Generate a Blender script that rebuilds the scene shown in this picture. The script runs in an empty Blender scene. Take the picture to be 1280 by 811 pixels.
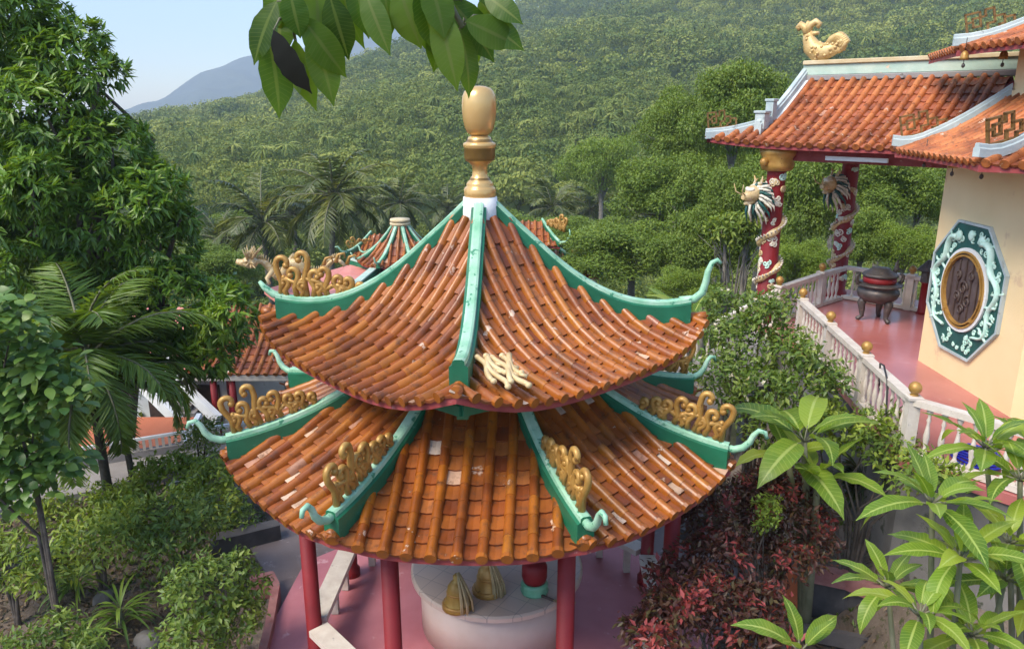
import bpy, math, random
import numpy as np
PI = math.pi
C = bpy.context.scene.collection
rng = np.random.default_rng(7)
random.seed(7)
R = math.radians

# ------------------------------------------------------------------ camera model (used to survey points of the place)
CAM = np.array((0.0, 0.0, 6.3)); PIT = math.atan(270/960.0); FPX = 960.0
cP, sP = math.cos(PIT), math.sin(PIT)
def ray(x, y):
    u = (x-640)/FPX; v = (405.5-y)/FPX
    return np.array((u, cP+v*sP, -sP+v*cP))
def atY(x, y, Y):
    r = ray(x, y); return CAM + r*(Y/r[1])
def atX(x, y, X):
    r = ray(x, y); return CAM + r*(X/r[0])
def atZ(x, y, z):
    r = ray(x, y); return CAM + r*((z-6.3)/r[2])
def nrm(v):
    v = np.asarray(v, float); return v/(np.linalg.norm(v, axis=-1, keepdims=True)+1e-9)

# ------------------------------------------------------------------ objects
def link(o, parent=None):
    C.objects.link(o)
    if parent is not None: o.parent = parent
    return o
def tag(o, label=None, cat=None, group=None, kind=None):
    if label: o['label'] = label
    if cat: o['category'] = cat
    if group: o['group'] = group
    if kind: o['kind'] = kind
    return o
def thing(name, label, cat, loc=(0,0,0), rz=0.0, group=None):
    o = bpy.data.objects.new(name, None); link(o)
    o.location = tuple(float(a) for a in loc); o.rotation_euler = (0,0,rz); o.empty_display_size = .1
    return tag(o, label, cat, group)
def kids(o): return [x for x in C.objects if x.parent is o]
def copy_tree(o, parent=None):
    c = o.copy(); C.objects.link(c); c.parent = parent
    for ch in kids(o): copy_tree(ch, c)
    return c
def dup(o, loc, rz=0.0, sc=1.0, label=None, group=None):
    c = copy_tree(o); c.location = tuple(float(a) for a in loc); c.rotation_euler = (0,0,rz); c.scale = (sc,)*3
    if label: c['label'] = label
    if group: c['group'] = group
    return c

class MB:
    def __init__(s): s.v=[]; s.f=[]; s.m=[]; s.s=[]; s.t=[]
    def add(s, V, F, mi=0, smooth=False, tint=0.5):
        b=len(s.v); s.v.extend([tuple(map(float,p)) for p in V])
        for f in F:
            s.f.append(tuple(b+i for i in f)); s.m.append(mi); s.s.append(smooth); s.t.append(tint)
    def box(s, c, d, rz=0.0, mi=0, bev=0.0, tint=.5, rot=None):
        hx,hy,hz=d[0]/2,d[1]/2,d[2]/2; P=[]
        if bev<=0:
            for z in (-hz,hz):
                for x,y in ((-hx,-hy),(hx,-hy),(hx,hy),(-hx,hy)): P.append((x,y,z))
            F=[(3,2,1,0),(4,5,6,7),(0,1,5,4),(1,2,6,5),(2,3,7,6),(3,0,4,7)]
        else:
            b=bev
            for z,i in ((-hz,b),(-hz+b,0),(hz-b,0),(hz,b)):
                for x,y in ((-hx+i,-hy+i),(hx-i,-hy+i),(hx-i,hy-i),(-hx+i,hy-i)): P.append((x,y,z))
            F=[(3,2,1,0),(12,13,14,15)]
            for k in range(3):
                for j in range(4):
                    a=k*4+j; e=k*4+(j+1)%4; F.append((a,e,e+4,a+4))
        P=np.array(P)
        if rot is not None: P=P@np.array(rot).T
        ca,sa=math.cos(rz),math.sin(rz)
        P=np.stack([P[:,0]*ca-P[:,1]*sa,P[:,0]*sa+P[:,1]*ca,P[:,2]],1)+np.array(c,float)
        s.add(P,F,mi,False,tint)
    def beam(s, a, b, w, h, mi=0, tint=.5):
        a=np.array(a,float); b=np.array(b,float); d=b-a; L=np.linalg.norm(d); t=d/L
        side=np.cross(t,(0,0,1.0)); side=nrm(side) if np.linalg.norm(side)>1e-4 else np.array((1.0,0,0)); up=np.cross(side,t)
        V=[]
        for p in (a,b):
            for x,y in ((-1,-1),(1,-1),(1,1),(-1,1)): V.append(p+side*x*w/2+up*y*h/2)
        s.add(V,[(3,2,1,0),(4,5,6,7),(0,1,5,4),(1,2,6,5),(2,3,7,6),(3,0,4,7)],mi,False,tint)
    def tube(s, pts, rad, n=8, mi=0, cap=True, tint=.5, smooth=True, flat=1.0, fdir=None):
        P=np.array(pts,float); k=len(P)
        if np.isscalar(rad): rad=[rad]*k
        T=np.gradient(P,axis=0); T=nrm(T)
        ref=np.array((0,0,1.0)) if fdir is None else np.array(fdir,float)
        if abs(T[0]@ref)>.95 and fdir is None: ref=np.array((1.0,0,0))
        V=[]; x=np.cross(ref,T[0]); x=nrm(x)
        for i in range(k):
            x=x-T[i]*(x@T[i]); x=nrm(x); y=np.cross(T[i],x)
            for j in range(n):
                a=2*PI*j/n; V.append(P[i]+rad[i]*(x*math.cos(a)*flat+y*math.sin(a)))
        F=[]
        for i in range(k-1):
            for j in range(n):
                a=i*n+j; b=i*n+(j+1)%n; F.append((a,b,b+n,a+n))
        s.add(V,F,mi,smooth,tint)
        if cap:
            b=len(s.v)-len(V)
            s.f.append(tuple(b+j for j in range(n))[::-1]); s.m.append(mi); s.s.append(False); s.t.append(tint)
            e=b+(k-1)*n
            s.f.append(tuple(e+j for j in range(n))); s.m.append(mi); s.s.append(False); s.t.append(tint)
    def lathe(s, prof, c=(0,0,0), n=24, mi=0, smooth=True, tint=.5, mis=None, sx=1.0, sy=1.0):
        V=[]; c=np.array(c,float)
        for r,z in prof:
            for j in range(n):
                a=2*PI*j/n; V.append(c+np.array((r*sx*math.cos(a),r*sy*math.sin(a),z)))
        b=len(s.v); s.v.extend([tuple(map(float,p)) for p in V])
        for i in range(len(prof)-1):
            for j in range(n):
                a=i*n+j; e=i*n+(j+1)%n
                s.f.append((b+a,b+e,b+e+n,b+a+n)); s.m.append(mi if mis is None else mis[i]); s.s.append(smooth); s.t.append(tint)
        for i,fl in ((0,True),(len(prof)-1,False)):
            if prof[i][0]>1e-4:
                q=[b+i*n+j for j in range(n)]
                s.f.append(tuple(q[::-1] if fl else q)); s.m.append(mi if mis is None else mis[min(i,len(prof)-2)]); s.s.append(False); s.t.append(tint)
    def ball(s, c, r, mi=0, n=10, sc=(1,1,1), tint=.5):
        V=[]; F=[]; h=n//2+1
        for i in range(h+1):
            ph=PI*i/h
            for j in range(n):
                a=2*PI*j/n; V.append((c[0]+r*sc[0]*math.sin(ph)*math.cos(a),c[1]+r*sc[1]*math.sin(ph)*math.sin(a),c[2]+r*sc[2]*math.cos(ph)))
        for i in range(h):
            for j in range(n):
                a=i*n+j; b=i*n+(j+1)%n; F.append((a,a+n,b+n,b))
        s.add(V,F,mi,True,tint)
    def prism(s, poly, z0, z1, mi=0, tint=.5):
        n=len(poly); V=[(x,y,z0) for x,y in poly]+[(x,y,z1) for x,y in poly]
        F=[tuple(range(n))[::-1],tuple(range(n,2*n))]+[(i,(i+1)%n,(i+1)%n+n,i+n) for i in range(n)]
        s.add(V,F,mi,False,tint)
    def build(s, name, mats, parent=None, loc=None):
        me=bpy.data.meshes.new(name); me.from_pydata(s.v,[],s.f)
        if not isinstance(mats,(list,tuple)): mats=[mats]
        for m in mats: me.materials.append(m)
        me.polygons.foreach_set('material_index',s.m); me.polygons.foreach_set('use_smooth',s.s)
        at=me.attributes.new('tint','FLOAT','FACE'); at.data.foreach_set('value',s.t)
        me.update()
        o=bpy.data.objects.new(name,me); link(o,parent)
        if loc is not None: o.location=tuple(float(a) for a in loc)
        return o

def npmesh(name, V, F, mat, parent=None, tint=None, mid=None, smooth=True, loc=None):
    V=np.ascontiguousarray(V,np.float32); F=np.ascontiguousarray(F,np.int32); k=F.shape[1]
    me=bpy.data.meshes.new(name); me.vertices.add(len(V)); me.vertices.foreach_set('co',V.ravel())
    me.loops.add(F.size); me.loops.foreach_set('vertex_index',F.ravel())
    me.polygons.add(len(F)); me.polygons.foreach_set('loop_start',np.arange(0,F.size,k,dtype=np.int32))
    me.polygons.foreach_set('loop_total',np.full(len(F),k,np.int32))
    me.polygons.foreach_set('use_smooth',np.full(len(F),smooth,bool))
    along=None
    if mid is not None and len(mid)%3==0:
        st=np.concatenate([[0],np.where((np.diff(tint)!=0))[0]+1]) if len(tint) else np.array([0]); pos=np.arange(len(mid)); seg=np.searchsorted(st,pos,'right')-1; ln=np.diff(np.append(st,len(mid))); along=((pos-st[seg])//3)/np.maximum(ln[seg]/3-1,1)
    for nm,a in (('tint',tint),('mid',mid),('along',along)):
        if a is not None:
            at=me.attributes.new(nm,'FLOAT','POINT'); at.data.foreach_set('value',np.ascontiguousarray(a,np.float32))
    me.materials.append(mat); me.update(calc_edges=True); me.validate()
    o=bpy.data.objects.new(name,me); link(o,parent)
    if loc is not None: o.location=tuple(float(a) for a in loc)
    return o

# ------------------------------------------------------------------ materials
def newmat(name):
    m=bpy.data.materials.new(name); m.use_nodes=True; nt=m.node_tree; nt.nodes.clear()
    out=nt.nodes.new('ShaderNodeOutputMaterial'); return m,nt,out
def noise(nt, scale, detail=4, vec=None, rough=.55):
    n=nt.nodes.new('ShaderNodeTexNoise'); n.inputs['Scale'].default_value=scale; n.inputs['Detail'].default_value=detail; n.inputs['Roughness'].default_value=rough
    if vec is not None: nt.links.new(vec,n.inputs['Vector'])
    return n
def coords(nt): return nt.nodes.new('ShaderNodeTexCoord').outputs['Object']
def ramp(nt, fac, stops):
    r=nt.nodes.new('ShaderNodeValToRGB'); e=r.color_ramp.elements
    while len(e)<len(stops): e.new(.5)
    for i,(p,c) in enumerate(stops): e[i].position=p; e[i].color=(*c,1)
    nt.links.new(fac,r.inputs['Fac']); return r.outputs['Color']
def mixc(nt, fac, a, b):
    m=nt.nodes.new('ShaderNodeMix'); m.data_type='RGBA'
    for s_,v in ((m.inputs[0],fac),(m.inputs[6],a),(m.inputs[7],b)):
        if hasattr(v,'links'): nt.links.new(v,s_)
        elif isinstance(v,(int,float)): s_.default_value=v
        else: s_.default_value=(*v,1)
    return m.outputs[2]
def attr(nt, name):
    a=nt.nodes.new('ShaderNodeAttribute'); a.attribute_name=name; return a.outputs['Fac']
def bump(nt, h, strength=.3, dist=.02):
    b=nt.nodes.new('ShaderNodeBump'); b.inputs['Strength'].default_value=strength; b.inputs['Distance'].default_value=dist
    nt.links.new(h,b.inputs['Height']); return b.outputs['Normal']
def paint(name, c1, c2, scale=3.0, rough=.6, metal=0.0, spots=None, spot_scale=9.0, spot_cut=.62, bmp=.15, bscale=25.0, coat=0.0):
    m,nt,out=newmat(name); v=coords(nt)
    n=noise(nt,scale,5,v); col=ramp(nt,n.outputs['Fac'],[(.32,c1),(.68,c2)])
    if spots is not None:
        n2=noise(nt,spot_scale,6,v,.65); fac=ramp(nt,n2.outputs['Fac'],[(spot_cut,(0,0,0)),(spot_cut+.05,(1,1,1))]); col=mixc(nt,fac,col,spots)
    p=nt.nodes.new('ShaderNodeBsdfPrincipled'); nt.links.new(col,p.inputs['Base Color'])
    p.inputs['Roughness'].default_value=rough; p.inputs['Metallic'].default_value=metal; p.inputs['Coat Weight'].default_value=coat
    p.inputs['Coat Roughness'].default_value=.15
    nb=noise(nt,bscale,4,v); nt.links.new(bump(nt,nb.outputs['Fac'],bmp,.02),p.inputs['Normal'])
    nt.links.new(p.outputs[0],out.inputs[0]); return m
def tilemat(name, stops, rough=.3, coat=.4):
    m,nt,out=newmat(name); v=coords(nt); t=attr(nt,'tint')
    col=ramp(nt,t,stops)
    n=noise(nt,2.2,5,v); st=ramp(nt,n.outputs['Fac'],[(.34,(.40,.34,.30)),(.54,(1,1,1))])
    mm=nt.nodes.new('ShaderNodeMix'); mm.data_type='RGBA'; mm.blend_type='MULTIPLY'; mm.inputs[0].default_value=.8
    nt.links.new(col,mm.inputs[6]); nt.links.new(st,mm.inputs[7])
    n3=noise(nt,9,7,v,.72); fac=ramp(nt,n3.outputs['Fac'],[(.53,(0,0,0)),(.66,(.75,.75,.75))])
    col=mixc(nt,fac,mm.outputs[2],(.10,.04,.018))
    n4=noise(nt,4.5,6,v,.6); fac=ramp(nt,n4.outputs['Fac'],[(.665,(0,0,0)),(.685,(.85,.85,.85))])
    col=mixc(nt,fac,col,(.62,.44,.32))
    p=nt.nodes.new('ShaderNodeBsdfPrincipled'); nt.links.new(col,p.inputs['Base Color'])
    n5=noise(nt,6,4,v); rg=nt.nodes.new('ShaderNodeMapRange'); rg.inputs[3].default_value=rough-.1; rg.inputs[4].default_value=rough+.25
    nt.links.new(n5.outputs['Fac'],rg.inputs[0]); nt.links.new(rg.outputs[0],p.inputs['Roughness'])
    p.inputs['Coat Weight'].default_value=coat; p.inputs['Coat Roughness'].default_value=.2
    nb=noise(nt,18,4,v); nt.links.new(bump(nt,nb.outputs['Fac'],.25,.015),p.inputs['Normal'])
    nt.links.new(p.outputs[0],out.inputs[0]); return m
def leafmat(name, stops, trans=.3, rough=.45, mid=None, spec=.4):
    m,nt,out=newmat(name); t=attr(nt,'tint'); col=ramp(nt,t,stops)
    if mid is not None:
        a=attr(nt,'mid'); fac=ramp(nt,a,[(.86,(0,0,0)),(.93,(1,1,1))]); col=mixc(nt,fac,col,mid)
        al=attr(nt,'along'); k1=nt.nodes.new('ShaderNodeMath'); k1.operation='MULTIPLY_ADD'; k1.inputs[1].default_value=1.6; nt.links.new(a,k1.inputs[0]); k2=nt.nodes.new('ShaderNodeMath'); k2.operation='MULTIPLY'; k2.inputs[1].default_value=17; nt.links.new(al,k2.inputs[0]); nt.links.new(k2.outputs[0],k1.inputs[2]); k3=nt.nodes.new('ShaderNodeMath'); k3.operation='FRACT'; nt.links.new(k1.outputs[0],k3.inputs[0]); fac=ramp(nt,k3.outputs[0],[(.0,(.55,.55,.55)),(.12,(0,0,0)),(.9,(0,0,0)),(1,(.55,.55,.55))]); col=mixc(nt,fac,col,mid)
        n=noise(nt,7,3,coords(nt)); fac=ramp(nt,n.outputs['Fac'],[(.4,(0,0,0)),(.75,(.45,.45,.45))]); col=mixc(nt,fac,col,stops[-1][1])
    p=nt.nodes.new('ShaderNodeBsdfPrincipled'); nt.links.new(col,p.inputs['Base Color']); p.inputs['Roughness'].default_value=rough
    p.inputs['Specular IOR Level'].default_value=spec
    tr=nt.nodes.new('ShaderNodeBsdfTranslucent'); g=nt.nodes.new('ShaderNodeMix'); g.data_type='RGBA'; g.blend_type='MULTIPLY'; g.inputs[0].default_value=1
    nt.links.new(col,g.inputs[6]); g.inputs[7].default_value=(1.7,1.5,.5,1); nt.links.new(g.outputs[2],tr.inputs[0])
    mx=nt.nodes.new('ShaderNodeMixShader'); mx.inputs[0].default_value=trans
    nt.links.new(p.outputs[0],mx.inputs[1]); nt.links.new(tr.outputs[0],mx.inputs[2]); nt.links.new(mx.outputs[0],out.inputs[0]); return m

M={}
M['roll']=tilemat('glazed_roll',[(0,(.24,.058,.006)),(.25,(.31,.084,.007)),(.7,(.36,.108,.008)),(.93,(.42,.145,.012)),(.97,(.25,.07,.03)),(1,(.45,.24,.14))],.34,.2)
M['pan']=tilemat('glazed_pan',[(0,(.18,.040,.008)),(.25,(.27,.068,.011)),(.7,(.32,.092,.012)),(.9,(.38,.125,.03)),(.955,(.42,.17,.10)),(.985,(.62,.42,.28)),(1,(.70,.55,.42))],.44,.1)
M['roll_red']=tilemat('temple_roll',[(0,(.42,.115,.03)),(.5,(.50,.155,.04)),(1,(.56,.20,.06))],.45,.12)
M['pan_red']=tilemat('temple_pan',[(0,(.28,.075,.025)),(.5,(.36,.105,.04)),(.95,(.44,.14,.06)),(1,(.6,.4,.3))],.4,.3)
M['green']=paint('green_ridge',(.006,.105,.048),(.012,.16,.078),2.5,.5,spots=(.06,.20,.13),spot_scale=7,spot_cut=.64,coat=.15)
M['mint']=paint('mint_cap',(.17,.42,.25),(.42,.62,.46),4,.5,spots=(.05,.23,.13),spot_scale=11,spot_cut=.58)
M['gold']=paint('gold_scroll',(.34,.17,.035),(.50,.29,.075),6,.42,.25,spots=(.20,.10,.03),spot_scale=14)
M['palegold']=paint('pale_gold',(.54,.38,.18),(.64,.50,.28),6,.5,.1)
M['finial']=paint('finial_gold',(.62,.36,.12),(.72,.47,.19),2.5,.26,.45,bmp=.05)
M['finial_dark']=paint('finial_line',(.16,.09,.02),(.24,.14,.04),4,.4,.3)
M['white']=paint('white_plaster',(.66,.67,.66),(.78,.78,.76),3,.75,spots=(.45,.45,.43),spot_scale=6,spot_cut=.64)
M['rail']=paint('rail_paint',(.52,.45,.38),(.64,.58,.50),6,.6,spots=(.33,.29,.26),spot_scale=14,spot_cut=.64)
M['redcol']=paint('red_column',(.17,.004,.007),(.24,.007,.011),2,.6)
M['redboard']=paint('red_board',(.24,.03,.03),(.33,.06,.06),6,.6,spots=(.4,.2,.18),spot_scale=12,spot_cut=.64)
M['pinkfloor']=paint('pink_floor',(.42,.13,.15),(.52,.19,.21),1.6,.6,spots=(.58,.30,.31),spot_scale=3.5,spot_cut=.62,bscale=12)
M['redfloor']=paint('red_floor',(.36,.105,.095),(.46,.16,.145),1.2,.34,spots=(.46,.23,.21),spot_scale=2.2,spot_cut=.62,bmp=.05,bscale=4,coat=.3)
M['cream']=paint('cream_wall',(.78,.58,.31),(.84,.65,.37),.9,.8,spots=(.70,.50,.30),spot_scale=1.6,spot_cut=.60,bmp=.08)
M['wood']=paint('dark_wood',(.05,.03,.025),(.10,.065,.05),8,.5)
M['iron']=paint('dark_bronze',(.05,.045,.042),(.10,.085,.08),5,.5,.3,spots=(.16,.12,.1),spot_scale=10)
M['jade_dark']=paint('jade_ground',(.008,.062,.055),(.014,.10,.085),5,.5)
M['jade']=paint('jade_relief',(.42,.68,.56),(.62,.82,.72),9,.5)
M['greyridge']=paint('grey_ridge',(.33,.41,.42),(.50,.56,.55),3,.6,spots=(.28,.31,.31),spot_scale=7,spot_cut=.62)
M['palegreen']=paint('pale_panel',(.36,.50,.42),(.50,.60,.50),3,.6,spots=(.66,.5,.36),spot_scale=5,spot_cut=.64)
M['ochre']=paint('ochre_cap',(.50,.38,.2),(.62,.52,.34),4,.6)
M['concrete']=paint('concrete',(.20,.18,.175),(.31,.29,.28),1.5,.85,spots=(.13,.12,.11),spot_scale=3,spot_cut=.6)
M['path']=paint('path_concrete',(.13,.10,.095),(.21,.165,.155),1.2,.85,spots=(.27,.22,.22),spot_scale=5,spot_cut=.62)
M['darkwall']=paint('dark_kerb',(.05,.045,.045),(.11,.095,.09),3,.8,spots=(.16,.13,.1),spot_scale=6)
M['redkerb']=paint('red_kerb',(.25,.09,.08),(.38,.17,.15),5,.8,spots=(.18,.14,.12),spot_scale=9)
M['orangewall']=paint('orange_wall',(.55,.14,.05),(.62,.18,.07),2,.7)
M['salmon']=paint('salmon_roof',(.55,.18,.14),(.64,.25,.2),1.5,.6,spots=(.5,.25,.2),spot_scale=5)
M['tilewhite']=None
M['blue']=paint('blue_hose',(.01,.015,.3),(.02,.03,.4),4,.4)
M['black']=paint('black_rubber',(.012,.012,.015),(.02,.02,.022),4,.5)
M['bark']=paint('bark',(.055,.042,.032),(.13,.105,.085),7,.9,bmp=.6,bscale=18)
M['palebark']=paint('pale_bark',(.13,.115,.1),(.22,.2,.17),6,.9,bmp=.5,bscale=14)
M['stem']=paint('green_stem',(.10,.11,.055),(.19,.18,.11),5,.7)
M['stone']=paint('stone',(.10,.09,.08),(.2,.18,.16),5,.9,bmp=.5,bscale=9)
M['amber']=paint('amber_bell',(.30,.17,.03),(.42,.26,.05),5,.4,.2)
M['straw']=paint('straw_tassel',(.34,.25,.11),(.48,.37,.2),9,.8)
M['glassgreen']=paint('green_vase',(.12,.34,.2),(.2,.45,.28),5,.3)
def m_table():
    m,nt,out=newmat('white_tiles'); v=coords(nt)
    mp=nt.nodes.new('ShaderNodeMapping'); mp.inputs['Rotation'].default_value=(0,0,.55); nt.links.new(v,mp.inputs[0])
    b=nt.nodes.new('ShaderNodeTexBrick'); b.offset=0; b.inputs['Scale'].default_value=1
    b.inputs['Brick Width'].default_value=.24; b.inputs['Row Height'].default_value=.24; b.inputs['Mortar Size'].default_value=.004
    b.inputs['Color1'].default_value=(.54,.42,.34,1); b.inputs['Color2'].default_value=(.60,.47,.38,1); b.inputs['Mortar'].default_value=(.36,.29,.25,1)
    nt.links.new(mp.outputs[0],b.inputs[0])
    p=nt.nodes.new('ShaderNodeBsdfPrincipled'); nt.links.new(b.outputs[0],p.inputs[0]); p.inputs['Roughness'].default_value=.3
    nt.links.new(p.outputs[0],out.inputs[0]); return m
M['tilewhite']=m_table()
def m_ground():
    m,nt,out=newmat('ground_soil'); v=coords(nt)
    n=noise(nt,.7,6,v,.6); col=ramp(nt,n.outputs['Fac'],[(.3,(.075,.058,.045)),(.5,(.16,.125,.10)),(.7,(.26,.21,.17))])
    n2=noise(nt,9,6,v,.7); f=ramp(nt,n2.outputs['Fac'],[(.55,(0,0,0)),(.62,(1,1,1))]); col=mixc(nt,f,col,(.055,.06,.025))
    n3=noise(nt,30,4,v,.7); f=ramp(nt,n3.outputs['Fac'],[(.62,(0,0,0)),(.68,(1,1,1))]); col=mixc(nt,f,col,(.22,.17,.12))
    n4=noise(nt,.03,4,v); 
    g=nt.nodes.new('ShaderNodeNewGeometry'); sx=nt.nodes.new('ShaderNodeSeparateXYZ'); nt.links.new(g.outputs['Position'],sx.inputs[0])
    mr=nt.nodes.new('ShaderNodeMapRange'); mr.inputs[1].default_value=14; mr.inputs[2].default_value=26; nt.links.new(sx.outputs[1],mr.inputs[0])
    col=mixc(nt,mr.outputs[0],col,ramp(nt,n4.outputs['Fac'],[(.35,(.035,.06,.02)),(.65,(.07,.10,.03))]))
    p=nt.nodes.new('ShaderNodeBsdfPrincipled'); nt.links.new(col,p.inputs[0]); p.inputs['Roughness'].default_value=.95; p.inputs['Specular IOR Level'].default_value=.15
    nb=noise(nt,14,6,v,.7); nt.links.new(bump(nt,nb.outputs['Fac'],.7,.05),p.inputs['Normal'])
    nt.links.new(p.outputs[0],out.inputs[0]); return m
M['ground']=m_ground()
M['leaf_mango']=leafmat('mango_leaf',[(0,(0.038,0.088,0.015)),(.5,(0.105,0.208,0.024)),(.85,(0.204,0.325,0.033)),(1,(0.306,0.403,0.044))],.28,.36)
M['leaf_palm']=leafmat('palm_leaf',[(0,(0.062,0.121,0.021)),(.6,(0.148,0.242,0.037)),(1,(0.271,0.363,0.056))],.3,.4)
M['leaf_coco']=leafmat('coconut_leaf',[(0,(0.045,0.068,0.021)),(.6,(0.106,0.135,0.034)),(1,(0.302,0.311,0.086))],.25,.4)
M['leaf_mid']=leafmat('tree_leaf',[(0,(0.067,0.120,0.018)),(.5,(0.168,0.246,0.033)),(1,(0.336,0.396,0.056))],.28,.5)
M['leaf_lime']=leafmat('lime_leaf',[(0,(0.099,0.165,0.021)),(.5,(0.197,0.286,0.033)),(1,(0.333,0.396,0.056))],.3,.45)
M['leaf_shrub']=leafmat('shrub_leaf',[(0,(0.050,0.095,0.017)),(.5,(0.125,0.202,0.032)),(1,(0.251,0.314,0.057))],.28,.45)
M['leaf_round']=leafmat('round_leaf',[(0,(0.045,0.110,0.022)),(.5,(0.106,0.200,0.038)),(1,(0.202,0.300,0.055))],.25,.4)
M['leaf_big']=leafmat('plumeria_leaf',[(0,(.075,.16,.02)),(.5,(.17,.29,.028)),(1,(.33,.41,.05))],.4,.38,mid=(.42,.52,.14))
M['leaf_hang']=leafmat('hanging_leaf',[(0,(.03,.075,.010)),(.4,(.065,.15,.014)),(1,(.15,.25,.022))],.55,.4,mid=(.16,.22,.05))
M['leaf_dead_shaded']=leafmat('dead_leaf_shaded',[(0,(.008,.010,.008)),(1,(.014,.016,.012))],.02,.5)  # dead leaf, the shade it hangs in painted into the near-black colour
M['leaf_red']=leafmat('croton_leaf',[(0,(.04,.020,.014)),(.35,(.085,.028,.02)),(.6,(.075,.065,.022)),(.78,(.22,.035,.032)),(1,(.40,.08,.075))],.25,.45)
M['leaf_drac']=leafmat('dracaena_leaf',[(0,(.02,.04,.015)),(.6,(.06,.075,.02)),(1,(.16,.09,.03))],.2,.4)
M['leaf_hill']=leafmat('hill_leaf',[(0,(0.034,0.070,0.025)),(.25,(0.084,0.135,0.036)),(.6,(0.162,0.210,0.051)),(1,(0.314,0.340,0.085))],.22,.7,spec=.15)
M['flower']=leafmat('white_petal',[(0,(.6,.55,.42)),(1,(.78,.74,.62))],.3,.6)
M['litter']=leafmat('litter_leaf',[(0,(.05,.035,.022)),(.6,(.13,.085,.05)),(1,(.24,.17,.1))],.1,.8)
def m_mount():
    m,nt,out=newmat('mountain_forest'); v=coords(nt); n=noise(nt,.02,8,v,.65)
    col=ramp(nt,n.outputs['Fac'],[(.35,(.05,.07,.045)),(.65,(.10,.12,.075))])
    p=nt.nodes.new('ShaderNodeBsdfPrincipled'); nt.links.new(col,p.inputs[0]); p.inputs['Roughness'].default_value=1
    nt.links.new(bump(nt,n.outputs['Fac'],1,14),p.inputs['Normal']); nt.links.new(p.outputs[0],out.inputs[0]); return m
M['mountain']=m_mount()

# ------------------------------------------------------------------ leaves
def kites(P,D,N,L,W,fold=.12,droop=.0,tint=None,wpos=.42):
    P=np.asarray(P,float); n=len(P); D=nrm(D); N=np.asarray(N,float); N=nrm(N-D*(N*D).sum(1,keepdims=True)); S=np.cross(D,N)
    L=np.broadcast_to(np.asarray(L,float),(n,))[:,None]; W=np.broadcast_to(np.asarray(W,float),(n,))[:,None]
    m=P+D*L*wpos
    V=np.stack([P,m-S*W/2+N*fold*W,P+D*L-N*L*droop,m+S*W/2+N*fold*W],1).reshape(-1,3)
    b=np.arange(n)[:,None]*4; F=np.concatenate([b+np.array([[0,2,1]]),b+np.array([[0,3,2]])],0)
    t=np.repeat(rng.random(n) if tint is None else tint,4)
    return V,F,t
def blades(P,D,N,L,W,bend,nseg=6,fold=.15,tint=None,shape=.9,wave=0.0):
    P=np.asarray(P,float); n=len(P); D=nrm(D); N=np.asarray(N,float); N=nrm(N-D*(N*D).sum(1,keepdims=True)); S=np.cross(D,N)
    L=np.broadcast_to(np.asarray(L,float),(n,)); W=np.broadcast_to(np.asarray(W,float),(n,)); bend=np.broadcast_to(np.asarray(bend,float),(n,))
    Vs=[]; mids=[]
    for i in range(nseg+1):
        t=i/nseg; a=bend*t+1e-4
        fx=np.sin(a)/(bend+1e-4); fz=(1-np.cos(a))/(bend+1e-4)
        c=P+D*(L*fx)[:,None]-N*(L*fz)[:,None]
        nn=N*np.cos(a)[:,None]+D*np.sin(a)[:,None]
        w=math.sin(PI*min(max(t,.0),1)**shape)**.75*min(1,(1-t)/.25)**.5 if 0<t<1 else .02
        w=(W*w/2)[:,None]; wv=0 if wave==0 else (wave*np.sin(i*2.1+np.arange(n)))[:,None]*w
        Vs+= [c-S*w+nn*(fold*w+wv), c, c+S*w+nn*(fold*w-wv)]; mids+=[np.zeros(n),np.ones(n),np.zeros(n)]
    k=3*(nseg+1); V=np.stack(Vs,1).reshape(-1,3); mid=np.stack(mids,1).ravel()
    q=[]
    for i in range(nseg):
        a=3*i; q+=[(a,a+1,a+4,a+3),(a+1,a+2,a+5,a+4)]
    F=(np.arange(n)[:,None,None]*k+np.array(q)[None]).reshape(-1,4)
    t=np.repeat(rng.random(n) if tint is None else tint,k)
    return V,F,t,mid
def cat(parts):
    V=[];F=[];T=[];o=0
    for v,f,t in parts: V.append(v);F.append(f+o);T.append(t);o+=len(v)
    return np.concatenate(V),np.concatenate(F),np.concatenate(T)
def rdir(n):
    v=rng.normal(size=(n,3)); return nrm(v)
def lump_shell(lumps,n,upbias=.15,inner=.72):
    L=np.array(lumps,float); w=L[:,3]*L[:,4]+L[:,3]*L[:,5]; w/=w.sum()
    C_=[];O_=[];got=0
    while got<n:
        k=n; i=rng.choice(len(L),k,p=w); d=rdir(k); d[:,2]+=upbias; d=nrm(d)
        rr=inner+(1.06-inner)*rng.random(k)**.6
        p=L[i,:3]+d*L[i,3:6]*rr[:,None]
        ok=np.ones(k,bool)
        for j in range(len(L)):
            q=(((p-L[j,:3])/L[j,3:6])**2).sum(1)
            ok&=(q>.55)|(i==j)
        o=nrm(d/L[i,3:6])
        C_.append(p[ok]);O_.append(o[ok]);got+=ok.sum()
    return np.concatenate(C_)[:n],np.concatenate(O_)[:n]
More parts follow.
